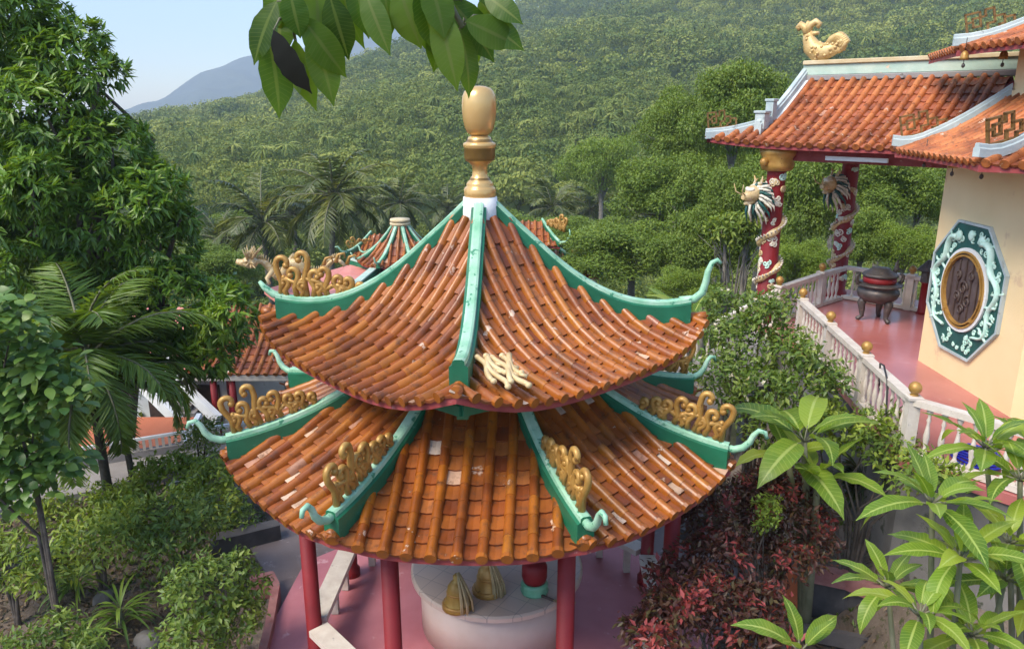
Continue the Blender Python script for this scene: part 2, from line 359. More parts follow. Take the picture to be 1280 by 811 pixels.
def whorls(C_,O_,k,L,W,spread=1.0,droop=.35,fold=.12,tint=None,jit=.25,tdroop=.1):
    n=len(C_); C2=np.repeat(C_,k,0); O2=np.repeat(O_,k,0)
    t=rdir(n*k); t=nrm(t-O2*(t*O2).sum(1,keepdims=True))
    D=O2*(.55+.4*rng.random((n*k,1)))+t*spread; D[:,2]-=droop*(.5+rng.random(n*k)); D=nrm(D)
    N=O2*.6+np.array((0,0,.8))+rng.normal(size=(n*k,3))*.35
    l=L*(.65+.6*rng.random(n*k)); P=C2+rng.normal(size=(n*k,3))*L*jit*.5
    tn=(np.repeat(rng.random(n) if tint is None else tint,k)*.75+rng.random(n*k)*.25)
    return kites(P,D,N,l,l*W/L,fold,tdroop,tn)
def limbs(mb,base,tops,r0,mid=.5,mi=0):
    base=np.array(base,float)
    for tp in tops:
        tp=np.array(tp,float); m=base*(1-mid)+tp*mid; m[2]+=.08*np.linalg.norm(tp-base); m[:2]=base[:2]*.6+m[:2]*.4
        P=[base,base*.6+m*.4,m,m*.5+tp*.5+rng.normal(size=3)*.05*np.linalg.norm(tp-base),tp]
        mb.tube(P,[r0,r0*.8,r0*.55,r0*.34,r0*.14],6,mi)

# ------------------------------------------------------------------ world, sun, camera
sc=bpy.context.scene
w=bpy.data.worlds.new('World'); sc.world=w; w.use_nodes=True; nt=w.node_tree; nt.nodes.clear()
SUN=nrm(np.array((-.52,-.38,.77)))
sky=nt.nodes.new('ShaderNodeTexSky'); sky.sky_type='NISHITA'; sky.sun_disc=False
sky.sun_elevation=math.asin(SUN[2]); sky.sun_rotation=math.atan2(SUN[0],SUN[1]); sky.altitude=60; sky.air_density=1.0; sky.dust_density=.4; sky.ozone_density=1.5
bg=nt.nodes.new('ShaderNodeBackground'); bg.inputs[1].default_value=.15; ow=nt.nodes.new('ShaderNodeOutputWorld')
nt.links.new(sky.outputs[0],bg.inputs[0]); nt.links.new(bg.outputs[0],ow.inputs[0])
sl=bpy.data.lights.new('sun','SUN'); sl.energy=2.5; sl.angle=R(30); sl.color=(1,.90,.75); so=bpy.data.objects.new('sun',sl); C.objects.link(so)
from mathutils import Vector
so.rotation_euler=Vector(tuple(-SUN)).to_track_quat('-Z','Y').to_euler(); so.location=(0,0,60)
cd=bpy.data.cameras.new('camera'); co=bpy.data.objects.new('camera',cd); C.objects.link(co); sc.camera=co
co.location=tuple(CAM); co.rotation_euler=(PI/2-PIT,0,0); cd.sensor_width=36; cd.lens=36*FPX/1280; cd.clip_end=12000; cd.clip_start=.05
vs=sc.view_settings; sc.display_settings.display_device='sRGB'; vs.view_transform='Standard'; vs.look='None'; vs.exposure=1.3; vs.gamma=1; vs.use_curve_mapping=False
sc.cycles.use_denoising=True; sc.cycles.max_bounces=6; sc.cycles.diffuse_bounces=3; sc.cycles.glossy_bounces=2; sc.cycles.transmission_bounces=4; sc.cycles.volume_bounces=0; sc.cycles.transparent_max_bounces=4
sc.cycles.use_adaptive_sampling=True; sc.cycles.adaptive_threshold=.02

# ------------------------------------------------------------------ terrain
EP=[(-400,185),(0,160),(165,140),(208,129),(255,126),(312,114),(370,95),(430,72),(490,50),(560,25),(650,-5),(800,-50),(1000,-90),(1280,-110),(1700,-110)]
EAZ=[];EEL=[]
for x,y in EP:
    r=ray(x,y); EAZ.append(math.atan2(r[0],r[1])); EEL.append(r[2]/math.hypot(r[0],r[1]))
def sstep(a,b,x):
    t=np.clip((x-a)/(b-a),0,1); return t*t*(3-2*t)
def T(x,y):
    x=np.asarray(x,float); y=np.asarray(y,float); d=np.hypot(x,y); az=np.arctan2(x,y)
    z=np.interp(d,[0,14,17,28,45,85],[-.2,-.2,-2.4,-3.2,-6,-6])
    z=z+.06*np.sin(x*1.7+y)*np.sin(y*1.3)*(d<25)+.04*np.sin(x*4.1)*np.cos(y*3.7)*(d<25)
    z=z-.07*(1-sstep(3.3,4.0,np.hypot(x+.31,y-8.5)))
    emb=sstep(4.15,4.9,x)*sstep(5,7,y)*(1-sstep(15,19,y))*(1-sstep(15,22,x)); z=z+emb*1.0
    e=np.interp(az,EAZ,EEL); wt=1-sstep(1.0,1.5,np.abs(az)); d1=430+60*np.sin(az*5+1)
    zr=6.3+d1*e*wt-8
    t=np.clip((d-85)/(d1-85),0,1)
    hill=-6+(zr+6)*t**1.2
    und=(7*np.sin(x*.021+1+y*.006)+5*np.sin(x*.047-y*.025)+3*np.sin(y*.06+x*.03))*t*(1-t)*2.4*np.clip(np.abs(e)*9,.35,1)
    h2=np.where(d>d1,np.maximum(zr-(d-d1)*.28,-8),hill+und)
    return np.where(d>85,h2,z)
az=np.linspace(-PI,PI,361)[:-1]; dd=np.concatenate([np.linspace(.6,20,54),np.geomspace(20.6,2650,74)])
A,Dg=np.meshgrid(az,dd); X=Dg*np.sin(A); Y=Dg*np.cos(A); Z=T(X,Y)
V=np.stack([X,Y,Z],-1).reshape(-1,3); n=360; idx=np.arange(len(dd)*n).reshape(len(dd),n)
F=np.stack([idx[:-1],idx[1:],np.roll(idx,-1,1)[1:],np.roll(idx,-1,1)[:-1]],-1).reshape(-1,4)
V=np.concatenate([V,[[0,0,-.2]]]); 
g=npmesh('ground',V,F,M['ground']); tag(g,kind='structure')
mb=MB(); mb.lathe([(.75,-.001),(.0001,.0)],(0,0,-.2),24)
tag(mb.build('ground_patch',M['ground']),kind='structure')
# far mountain
MP=[(-300,190),(60,165),(165,139),(208,117),(250,92),(290,78),(330,70),(390,58),(440,48),(500,30),(560,22),(640,40),(800,60),(1100,100)]
maz=[];mel=[]
for x,y in MP:
    r=ray(x,y); maz.append(math.atan2(r[0],r[1])); mel.append(r[2]/math.hypot(r[0],r[1]))
a=np.linspace(maz[0],maz[-1],200); tt=np.linspace(0,1,26)
A,Tt=np.meshgrid(a,tt); Dm=1500+900*Tt+400*np.clip(Tt-.75,0,1)
zr=6.3+np.interp(A,maz,mel)*2250
Zm=-10+(zr+10)*np.minimum(Tt/.8,1)**1.1*(1-np.clip(Tt-.82,0,1)*2.2)+18*np.sin(A*70+Tt*6)*np.sin(Tt*9+A*20)*Tt*(1-Tt)*3+5*np.sin(A*170)*Tt*(1-Tt)
X=Dm*np.sin(A);Y=Dm*np.cos(A); idx=np.arange(A.size).reshape(A.shape)
F=np.stack([idx[:-1,:-1],idx[:-1,1:],idx[1:,1:],idx[1:,:-1]],-1).reshape(-1,4)
tag(npmesh('mountain',np.stack([X,Y,Zm],-1).reshape(-1,3),F,M['mountain']),kind='structure')

# ------------------------------------------------------------------ forest on the hill (one uncountable wood)
def crown_tpl(nq,size,flat=.8):
    d=rdir(nq*2); d=d[d[:,2]>-.25][:nq]; k=len(d)
    lum=rdir(7)*.45; lum[:,2]=np.abs(lum[:,2])
    rr=.62+.5*np.max(np.clip((d@nrm(lum).T),0,1)**6,axis=1)
    P=d*rr[:,None]*np.array((1,1,flat)); N=nrm(d+rng.normal(size=(k,3))*.30); D=nrm(np.cross(N,rdir(k)))
    V,F,t=kites(P-D*size*.5,D,N,size*(.7+.6*rng.random(k)),size*.8,.15,.1)
    return V,F,t*.45
def palm_tpl(nf,seg=3):
    parts=[]
    for i in range(nf):
        a=rng.random()*2*PI; e=.9-1.3*rng.random(); D=np.array((math.cos(a)*math.cos(e),math.sin(a)*math.cos(e),math.sin(e)))
        V,F,t,_=blades([np.zeros(3)],[D],[np.array((-math.cos(a)*math.sin(e),-math.sin(a)*math.sin(e),math.cos(e)+.01))],[1.05],[.15],[1.5],seg,-.6,np.array([rng.random()*.5]),.7)
        F=np.concatenate([F[:,[0,1,2]],F[:,[0,2,3]]]); parts.append((V,F,t))
    return cat(parts)
def scatter(n,dmin,dmax,azmin,azmax):
    az=azmin+(azmax-azmin)*rng.random(n); d=np.sqrt(dmin**2+(dmax**2-dmin**2)*rng.random(n))
    return az,d
def hollow(x,y): return .5+.5*np.sin(x*.11+1.5*np.sin(y*.05))*np.sin(y*.09-x*.04+1.2*np.sin(x*.06))
tplF=[crown_tpl(120,.22) for _ in range(4)]; tplG=[crown_tpl(76,.26) for _ in range(4)]; tplN=[crown_tpl(300,.15) for _ in range(4)]; tplP=[palm_tpl(20) for _ in range(4)]
parts=[]
def plant(tpls,x,y,s,lift,tb,zs=1.0):
    n=len(x); z=T(x,y)
    k=rng.integers(0,len(tpls),n)
    for j,(v,f,t) in enumerate(tpls):
        m=np.where(k==j)[0]
        if len(m)==0: continue
        a=rng.random(len(m))*2*PI; ca,sa=np.cos(a)[:,None],np.sin(a)[:,None]
        vx=v[None,:,0]*ca-v[None,:,1]*sa; vy=v[None,:,0]*sa+v[None,:,1]*ca
        W_=np.stack([vx*s[m][:,None]+x[m][:,None],vy*s[m][:,None]+y[m][:,None],v[None,:,2]*s[m][:,None]*zs+(z[m]+lift[m])[:,None]],-1).reshape(-1,3)
        Ff=(np.arange(len(m))[:,None,None]*len(v)+f[None]).reshape(-1,3)
        parts.append((W_,Ff,np.clip(t[None]+tb[m][:,None],0,1).ravel()))
def patch(x,y): return np.clip(.5+.38*np.sin(x*.031+1.3*np.sin(y*.017))*np.sin(y*.027+x*.011)+.3*np.sin(x*.09+2*np.sin(y*.05))*np.sin(y*.075-x*.03),0,1)
for cnt,da,db,tp,s0 in ((7500,160,330,tplF,1.35),(17500,320,560,tplG,1.5)):
    az,d=scatter(cnt,da,db,-.62,.72); x=d*np.sin(az);y=d*np.cos(az); kp=(hollow(x,y)>.2)|(rng.random(len(x))<.35); x=x[kp]; y=y[kp]; s=s0+2.6*rng.random(len(x))**4
    plant(tp,x,y,s,.6+s*.7+2.4*rng.random(len(x)),.0+.52*rng.random(len(x))**1.9+.5*patch(x,y)**1.6)
az,d=scatter(3200,80,175,-.62,.72); x=d*np.sin(az);y=d*np.cos(az); s=1.1+1.9*rng.random(len(x))**2
plant(tplN,x,y,s,1.2+s*.7+1.8*rng.random(len(x)),.05+.4*rng.random(len(x))+.2*patch(x,y))
az,d=scatter(800,95,330,-.6,.45); x=d*np.sin(az);y=d*np.cos(az); s=1.5+.8*rng.random(len(x))
plant(tplP,x,y,s,4.5+3*rng.random(len(x)),.15+.4*rng.random(len(x)))
x=rng.uniform(-45,50,2600); y=rng.uniform(17,84,2600); ok=~((x>-12)&(x<5)&(y<33))&~((x>3)&(y<20))&(np.abs(np.arctan2(x,y))<.66)&(np.hypot(x,y)>20); x=x[ok]; y=y[ok]; s=.6+1.1*rng.random(len(x))**2
plant(tplN,x,y,s,s*.35,.1+.5*rng.random(len(x)))
V,F,t=cat(parts)
tag(npmesh('forest',V,F,M['leaf_hill'],tint=t,smooth=False),'green forest of broadleaf trees and palms covering the hillside','forest',kind='stuff')

# ------------------------------------------------------------------ tiled roofs
def tiled(mb,S,us,v0f,v1f,rr=.045,row=.2,broken=.04,seg=6,capr=1.12,caps=True,roll_mi=0,pan_mi=1,arcs=6):
    e=1e-3
    def fr(u,v):
        p=np.array(S(u,v)); tu=nrm(np.array(S(u+e,v))-p); tv=nrm(np.array(S(u,v+e))-p); tu=nrm(tu-tv*(tu@tv)); n=np.cross(tv,tu)
        if n[2]<0: n=-n
        return p,tu,tv,n
    for u in us:
        a,b=v0f(u),v1f(u)
        if b-a<.06: continue
        n=max(1,int(round((b-a)/(row*1.25)))); vsq=np.linspace(a,b,n+1)
        jt=rng.normal()*.008
        for i in range(n):
            V=[]
            for q,(vv,k) in enumerate(((vsq[i],.96),(vsq[i+1],1.04))):
                p,tu,tv,nn=fr(u+jt,vv)
                for j in range(arcs+1):
                    t=PI*j/arcs; V.append(p+tu*math.cos(t)*rr*k+nn*(math.sin(t)*rr*k*1.4-.006))
            m=arcs+1; F=[(j,j+1,j+1+m,j+m) for j in range(arcs)]
            mb.add(V,F,roll_mi,True,min(1,max(0,rng.random()**1.0*.9+(.1 if rng.random()<.04 else 0))))
            V2=V[m:]+[fr(u+jt,vsq[i+1])[0]]
            mb.add(V2,[tuple(range(m))+(m,)],roll_mi,False,.3)
        if caps:
            p,tu,tv,nn=fr(u+jt,b); c=p+nn*rr*.35; V=[];V2=[]; k=10
            for j in range(k):
                t=2*PI*j/k; o=(tu*math.cos(t)+nn*math.sin(t))*rr*capr
                V.append(c+tv*.022+o); V2.append(c-tv*.02+o)
            mb.add(V+V2,[tuple(range(k))]+[(j,(j+1)%k,(j+1)%k+k,j+k) for j in range(k)],roll_mi,False,.35+.3*rng.random())
    us=list(us); du=us[1]-us[0]
    for u in [us[0]-du]+us:
        ua,um,ub=u,u+du/2,u+du
        a=min(v0f(ua),v0f(um),v0f(ub)); b=max(v1f(ua),v1f(um),v1f(ub))
        if not np.isfinite(a) or b-a<.04: continue
        n=max(1,int(round((b-a)/row))); vq=np.linspace(a,b,n+1); off=rng.random()*.0
        for i in range(n):
            V=[]
            for vv,h in ((vq[i],-.004),(vq[i+1],.020)):
                for uu,dz in ((ua,0),(um,-.022),(ub,0)):
                    v=min(max(vv,v0f(uu)),v1f(uu)+.0); p,tu,tv,nn=fr(uu,v); V.append(p+nn*(h+dz))
            for uu,dz in ((ua,0),(um,-.022),(ub,0)):
                v=min(max(vq[i+1],v0f(uu)),v1f(uu)); p,tu,tv,nn=fr(uu,v); V.append(p+nn*(dz-.004))
            tint=.945+.055*rng.random() if rng.random()<broken else rng.random()*.9
            mb.add(V,[(0,1,4,3),(1,2,5,4)],pan_mi,False,tint)
            mb.add(V,[(3,4,7,6),(4,5,8,7)],pan_mi,False,.1)
def under(mb,S,us,v0f,v1f,drop=.06,mi=0,thick=.07):
    us=np.array(us); N=8; V=[];F=[]
    for u in us:
        a=v0f(u); b=max(v1f(u)-.03,a)
        for i in range(N+1):
            p=np.array(S(u,a+(b-a)*i/N)); V.append(p-(0,0,drop))
        V.append(np.array(S(u,b))-(0,0,.012))
    m=N+2
    for i in range(len(us)-1):
        for j in range(N+1):
            a=i*m+j; F.append((a,a+1,a+1+m,a+m))
    mb.add(V,F,mi,False)
def ridge_sweep(mb,P,H,W,base,side_mi=0,cap_mi=1):
    """P base points, H heights, side vector horizontal"""
    P=np.array(P,float); T_=nrm(np.gradient(P,axis=0)); V=[]
    for p,h,t in zip(P,H,T_):
        s=nrm(np.cross(t,(0,0,1.0))); u=np.array((0,0,1.0))
        q=W*.62
        for x,z in ((-W,-base),(-W,h-.065),(-q-.004,h-.05),(-q,h-.012),(-q*.6,h),(q*.6,h),(q,h-.012),(q+.004,h-.05),(W,h-.065),(W,-base)):
            V.append(p+s*x+u*z)
    m=10; k=len(P); F=[];I=[]
    for j in range(m-1):
        for i in range(k-1): F.append((i*m+j,(i+1)*m+j,(i+1)*m+j+1,i*m+j+1)); I.append(side_mi if j in (0,1,7,8) else cap_mi)
    F+=[tuple(range(m)),tuple(range((k-1)*m,k*m))[::-1]]; I+=[side_mi,side_mi]
    for f,i in zip(F,I): pass
    n0=len(mb.f); mb.add(V,F,side_mi,False); mb.m[n0:]=I
def spiral(c,r0,turns,a0,sgn=1,n=14,shrink=.25):
    P=[]
    for i in range(n+1):
        t=i/n; r=r0*(1-t)+r0*shrink*t; a=a0+sgn*turns*2*PI*t
        P.append((c[0]+r*math.cos(a),c[1]+r*math.sin(a)))
    return P
def scroll_mesh(mb,L=1.0,H=.5,th=.036,flat=1.0):
    th=th*1.0
    """openwork cloud scroll in the local XZ plane, x along the ridge towards its tip"""
    def stroke(p2,r0,r1,end=1.1):
        k=len(p2); mb.tube([(x,rng.normal()*.0,z) for x,z in p2],list(np.linspace(r0,r1,k)),7,0,flat=flat,fdir=(0,1,.01))
        mb.ball((p2[-1][0],0,p2[-1][1]),r1*end,0,8)
    def curl(x,z,h,s,r,th_=th):
        st=[(x,z),(x+.02*s,z+h*.35),(x-.03*s,z+h*.7)]
        sp=spiral((x-.03*s+r*s,z+h*.86),r,.60,PI if s>0 else 0,-s,10,.62)
        stroke(st+sp,th_*.95,th_*.85,1.25)
    for x,h,sg,r in ((.97,.86,-1,.11),(.78,.60,1,.09),(.66,1.0,1,.10),(.58,.55,-1,.085),(.42,.62,1,.085),(.30,.42,-1,.075),(.15,.38,1,.07),(.03,.26,-1,.055),(.90,.36,1,.06),(.50,.26,1,.055),(.72,.30,-1,.055),(.24,.2,1,.045)):
        curl(L*x,0,H*h,sg,r*.66*H/.5)
    stroke([(L*.42,.1*H),(L*.52,.34*H),(L*.66,.40*H),(L*.8,.30*H),(L*.92,.42*H)],th*.9,th*.8)
    stroke([(L*.1,.06*H),(L*.2,.24*H),(L*.34,.26*H),(L*.46,.14*H)],th*.9,th*.8)

def pavilion_roof(root,part_name,nf,phase,half,zf,vmin,Rfun,pitch,rr,row,lift,mats,ridge_prof,broken,rw=.07,mats_ridge=None,under_mat=None,detail=True,vcap=None):
    """nf facets; facet k looks along angle phase+k*2pi/nf (0 = +x)"""
    mb=MB(); ub=MB(); th=math.tan(half)
    for k in range(nf):
        a=phase+k*2*PI/nf; d=np.array((math.cos(a),math.sin(a))); l=np.array((-d[1],d[0]))
        def S(u,v):
            p=d*v+l*u; z=zf(v)
            q=min(1.2,abs(u)/(max(v,.05)*th)); z+=lift*q**3*(v/vcap)**3
            return (p[0],p[1],z)
        def v0f(u): return max(vmin,abs(u)/th)
        def v1f(u):
            # solve |(u,v)| = Rfun(angle)
            v=2.0
            for _ in range(18):
                v=math.sqrt(max(Rfun(math.atan2(abs(u),v))**2-u*u,.0001))
            return v
        umax=Rfun(half)*math.sin(half); nk=int(umax/pitch)
        us=[(i)*pitch for i in range(-nk,nk+1)]
        if abs(us[-1])>umax-.03: us=us[1:-1]
        tiled(mb,S,us,v0f,v1f,rr,row,broken)
        under(ub,S,list(np.linspace(-umax,umax,15)),v0f,v1f,.09)
    for k in range(nf):
        a=phase+(k+.5)*2*PI/nf; d=np.array((math.cos(a),math.sin(a))); Rc=Rfun(half); n=3
        for i in range(n):
            P=[]
            for r in (Rc-.36+.36*i/n,Rc-.36+.36*(i+1)/n): v=r*math.cos(half); P.append((d[0]*r,d[1]*r,zf(v)+lift*(v/vcap)**3+.012))
            mb.tube(P,[rr*1.08,rr*1.2],9,0,True,.3+.4*rng.random())
    t=mb.build(part_name,mats,root)
    o=ub.build('eave_board',under_mat or M['redboard'],t)
    return t
def make_ridge(root,name,mats,r0,r1,basez,Hfun,W,curl,curl_r,scroll=None,n=18,cutv=None):
    """ridge along local +x; returns object with sub-parts"""
    mb=MB(); rs=np.linspace(r0,r1,n); P=[(r,0,basez(r)) for r in rs]; H=[Hfun((r-r0)/(r1-r0)) for r in rs]
    ridge_sweep(mb,P,H,W,.09)
    o=mb.build(name,mats,root)
    zt=basez(r1)+Hfun(1)
    cb=MB(); cb.tube([(r1+x,0,zt-.05+z) for x,z in curl],curl_r,9,0)
    cb.build('ridge_curl',M['mint'],o)
    return o,zt
def smoothz(xs,zs):
    c=np.polyfit(xs,zs,min(4,len(xs)-2))
    return lambda v: float(np.polyval(c,v))

# ------------------------------------------------------------------ the two-tier pavilion
PC=np.array((-.35,8.5,0.0)); PR=R(-92.5)
pav=thing('pavilion','two-tier open pavilion with curved orange tile roofs, green ridges and red columns','pavilion',PC)
zu=smoothz([.17,.35,.5,.78,1.05,1.31,1.7,2.05],[5.2,4.93,4.72,4.37,4.12,3.97,3.82,3.75])
zl=smoothz([1.05,1.3,2.0,2.5,2.85],[3.50,3.32,2.92,2.70,2.58])
RU=lambda t: ((2.04/math.cos(t))**-12+2.60**-12)**(-1/12)
RL=lambda t: ((2.80/math.cos(t))**-16+3.02**-16)**(-1/16)
tm=[M['roll'],M['pan']]
pavilion_roof(pav,'upper_roof',4,PR+PI/4,PI/4,zu,.2,RU,.185,.046,.17,.25,tm,None,.03,vcap=1.86)
pavilion_roof(pav,'lower_roof',8,PR,PI/8,zl,1.1,RL,.215,.05,.155,.10,tm,None,.07,vcap=2.75)
rm=[M['green'],M['mint']]
bu=lambda r: zu(r*math.cos(PI/4))+.25*(r*math.cos(PI/4)/1.86)**3
bl=lambda r: zl(r*math.cos(PI/8))+.10*(r*math.cos(PI/8)/2.75)**3
up_curl=[(-.12,0),(.04,.02),(.13,.10),(.16,.22),(.175,.34),(.215,.44),(.27,.47),(.31,.43)]
lo_curl=[(-.12,0),(.05,-.01),(.14,.03),(.20,.10),(.23,.18),(.28,.24),(.34,.23),(.36,.17)]
ur,uzt=make_ridge(pav,'ridge',rm,.16,2.36,bu,lambda t:.06+.06*min(1,t*5)+.13*t**3,.082,up_curl,[.05,.048,.045,.04,.035,.03,.026,.02])
lr,lzt=make_ridge(pav,'ridge',rm,1.22,2.86,bl,lambda t:.12+.12*t**2,.080,lo_curl,[.042,.04,.038,.034,.03,.027,.024,.02])
sb=MB(); scroll_mesh(sb,.98,.52,.038,1.0); us=sb.build('scroll_ornament',M['gold'],ur)
us.location=(1.36,0,bu(1.6)+.10); us.rotation_euler=(0,0,0)
sb=MB(); scroll_mesh(sb,.92,.46,.036,1.0); ls=sb.build('scroll_ornament',M['gold'],lr)
sl0=math.atan2(bl(1.92)-bl(2.8)-.1,.88)
ls.location=(1.90,0,bl(1.92)+.13); ls.rotation_euler=(0,sl0,0)
def without(o,nm):
    for ch in kids(o):
        if ch.name.startswith(nm): bpy.data.objects.remove(ch)
ridges=[]
for k in range(4):
    o=ur if k==0 else copy_tree(ur,pav); ridges.append(o)
for k,o in enumerate(ridges):   # 0 front, 1 right, 2 back, 3 left
    o.rotation_euler=(0,0,PR+k*PI/2)
    if k in (1,2): without(o,'scroll')
    if k==3:
        without(o,'ridge_curl'); cb=MB(); cb.tube([(2.28,0,uzt-.05),(2.40,0,uzt-.02),(2.50,0,uzt+.06),(2.55,0,uzt+.13)],[.05,.045,.035,.02],9); cb.build('ridge_curl',M['mint'],o)
    if k==0:
        without(o,'ridge_curl')
        for ch in kids(o):
            if ch.name.startswith('scroll'):
                sb=MB()
                for j in range(6):
                    y0=.03+.045*j; x0=.02+.03*j
                    sb.tube([(x0+.62*t,.012*math.sin(t*9+j*2),y0+.030*math.sin(t*8+j*1.7)-.05*t) for t in np.linspace(0,.72+.22*math.sin(j*2.1),9)],[.026]*8+[.022],7)
                    e=sb.v[-1]; 
                    for t in (.0,.72+.22*math.sin(j*2.1)): sb.ball((x0+.62*t,.0,y0+.030*math.sin(t*8+j*1.7)-.05*t),.030,0,8)
                for j in range(5):
                    for t in (.12+.05*j,.42+.04*j): sb.tube([(.02+.03*j+.62*t,0,.03+.045*j),(.07+.03*j+.62*t,.02,.08+.045*j)],.020,6)
                dt=sb.build('scroll_ornament',M['palegold']); ch.data=dt.data; bpy.data.objects.remove(dt)
                ch.location=(1.86,.08,bu(2.0)+.10); ch.rotation_euler=(R(-78),.16,R(30)); ch.scale=(1,1,1); ch['label']='pale cream scroll ornament toppled over sideways onto the tiles'
ridges=[lr if k==0 else copy_tree(lr,pav) for k in range(8)]
for k,o in enumerate(ridges):
    o.rotation_euler=(0,0,PR+PI/8+k*PI/4)
    if k in (3,4,5): without(o,'scroll')
# finial
fz=lambda y: 6.3-8.5*math.tan(PIT+math.atan((y-405.5)/960))
fr_=lambda w: w/960*8.25
mb=MB(); mb.lathe([(fr_(24),fz(300)),(fr_(23.5),fz(262)),(fr_(21.5),fz(246)),(.05,fz(245))],(0,0,0),24)
fin=mb.build('finial',M['white'],pav)
prof=[(20,246),(20.5,243),(20.5,236),(19,234),(17,232.5),(17.5,230),(15.5,227),(13,225),(12,222),(10,220),(9.3,213),(10,207),(14,203),(18,200.5),(19.6,197),(19.6,185),(20.8,183),(20.8,180),(19.5,178.5),(17,177.5),(15,174),(14,171.5),(11,170),(9.5,168.5)]
mb=MB(); pr=[(fr_(a),fz(b)) for a,b in prof]; mis=[1 if i in (7,13,14,19) else 0 for i in range(len(pr)-1)]
mb.lathe(pr,(0,0,0),28,mis=mis); mb.build('stacked_base',[M['finial'],M['finial_dark']],fin)
eg=[(11,169),(15,166),(18.2,160),(20.2,151),(21.4,140),(21.6,130),(20.8,121),(18.5,115),(14.5,110.5),(8,108),(.3,107.3)]
mb=MB(); mb.lathe([(fr_(a),fz(b)) for a,b in eg],(0,0,0),32); mb.build('golden_bulb',M['finial'],fin)
# drum between the roofs, brackets below each upper corner
mb=MB(); poly=[(1.22*math.cos(PR+PI/8+k*PI/4),1.22*math.sin(PR+PI/8+k*PI/4)) for k in range(8)]; mb.prism(poly,3.15,4.05)
mb.build('drum',M['green'],pav)
for k in range(4):
    a=PR+k*PI/2; d=np.array((math.cos(a),math.sin(a),0)); l=np.array((-d[1],d[0],0)); mb=MB(); V=[]
    for s_ in (-1,1):
        for r,z in ((1.1,3.42),(1.1,3.74),(2.2,3.80),(2.12,3.62)): V.append(d*r+l*.05*s_+np.array((0,0,z)))
    mb.add(V,[(0,1,2,3),(7,6,5,4),(0,4,5,1),(1,5,6,2),(2,6,7,3),(3,7,4,0)])
    for s_ in (-1,1):
        b0=d*2.2+np.array((0,0,3.74)); b1=d*1.75+l*s_*.5+np.array((0,0,3.70)); mb.beam(b0,b1,.06,.1)
    mb.build('corner_bracket',M['green'],pav)
# columns, beams, benches, floor
CX=.11; CR=2.22
mb=MB(); mb.lathe([(.12,0),(.12,.1),(.09,.14),(.085,2.78)],(0,0,0),16); col=mb.build('column',M['redcol'],pav)
for k in range(8):
    a=PR+PI/8+k*PI/4; o=col if k==0 else col.copy()
    if k: C.objects.link(o); o.parent=pav
    o.location=(CX+CR*math.cos(a),CR*math.sin(a),0)
for k in range(8):
    a,b=PR+PI/8+k*PI/4,PR+PI/8+(k+1)*PI/4
    mb=MB(); mb.beam((CX+CR*math.cos(a),CR*math.sin(a),2.55),(CX+CR*math.cos(b),CR*math.sin(b),2.55),.1,.2); mb.build('tie_beam',M['redcol'],pav)
    if k not in (7,3):
        p=np.array((CX+CR*math.cos(a),CR*math.sin(a),.45)); q=np.array((CX+CR*math.cos(b),CR*math.sin(b),.45)); e=nrm(q-p)*.1
        mb=MB(); mb.beam(p+e,q-e,.24,.08)
        for t in (.2,.5,.8): c=p+(q-p)*t; mb.box((c[0],c[1],.21),(.09,.09,.40))
        mb.build('bench',M['rail'],pav)
mb=MB(); mb.prism([(.08+3.0*math.cos(PR+PI/8+k*PI/4),2.95*math.sin(PR+PI/8+k*PI/4)) for k in range(8)],-.45,0); mb.build('floor',M['pinkfloor'],pav)
# table and offerings
tb=thing('altar_table','round white tiled table standing under the pavilion roof','table',PC+(.16,0,0))
mb=MB(); mb.lathe([(.96,.0),(.96,.70)],(0,0,0),40); mb.build('drum_base',paint('table_paint',(.50,.38,.32),(.60,.47,.40),2,.6),tb)
mb=MB(); mb.lathe([(1.04,.70),(1.075,.715),(1.075,.765),(1.05,.785),(.001,.786)],(0,0,0),48,smooth=False); mb.build('table_top',M['tilewhite'],tb)
def bell(x,y,s,label,col):
    p=atZ(x,y,.787); t=thing('tasselled_bell',label,'bell',p)
    mb=MB(); mb.lathe([(.19*s,0),(.18*s,.04*s),(.145*s,.10*s),(.125*s,.20*s),(.115*s,.28*s),(.07*s,.34*s),(.045*s,.36*s),(.05*s,.42*s),(.02*s,.45*s)],(0,0,0),16); mb.build('bell_body',M[col],t)
    mb=MB(); mb.lathe([(.182*s,.035*s),(.19*s,.05*s),(.172*s,.07*s)],(0,0,0),16); mb.lathe([(.128*s,.19*s),(.135*s,.205*s),(.126*s,.22*s)],(0,0,0),16); mb.build('bell_band',M['gold'],t)
    mb=MB()
    for i in range(16):
        a=-1.3+rng.random()*1.1; r=.12*s+.05*rng.random(); mb.tube([(.02*math.cos(a),.02*math.sin(a),.47*s),(r*.8*math.cos(a),r*.8*math.sin(a),.30*s),(r*1.25*math.cos(a),r*1.25*math.sin(a),.15*s),(r*1.35*math.cos(a),r*1.35*math.sin(a),.012)],.012,5)
    mb.build('tassel',M['straw'],t)
bell(572,757,.95,'amber tasselled bell at the left front edge of the round tiled table','amber')
bell(610,738,1.0,'brown tasselled bell with straw fringe on the middle of the tiled table','gold')
t=thing('offering_drum','red drum on a pale green ring foot on the tiled table','drum',atZ(668,738,.787))
mb=MB(); mb.lathe([(.16,0),(.17,.03),(.15,.07),(.165,.10),(.14,.14)],(0,0,0),20); mb.build('ring_foot',M['glassgreen'],t)
mb=MB(); mb.lathe([(.13,.14),(.15,.2),(.15,.34),(.12,.4),(.001,.4)],(0,0,0),20); mb.build('drum_body',M['redcol'],t)
t=thing('whisk','straw whisk with spread bristles lying beside the red drum','whisk',atZ(690,752,.787),-.6)
mb=MB()
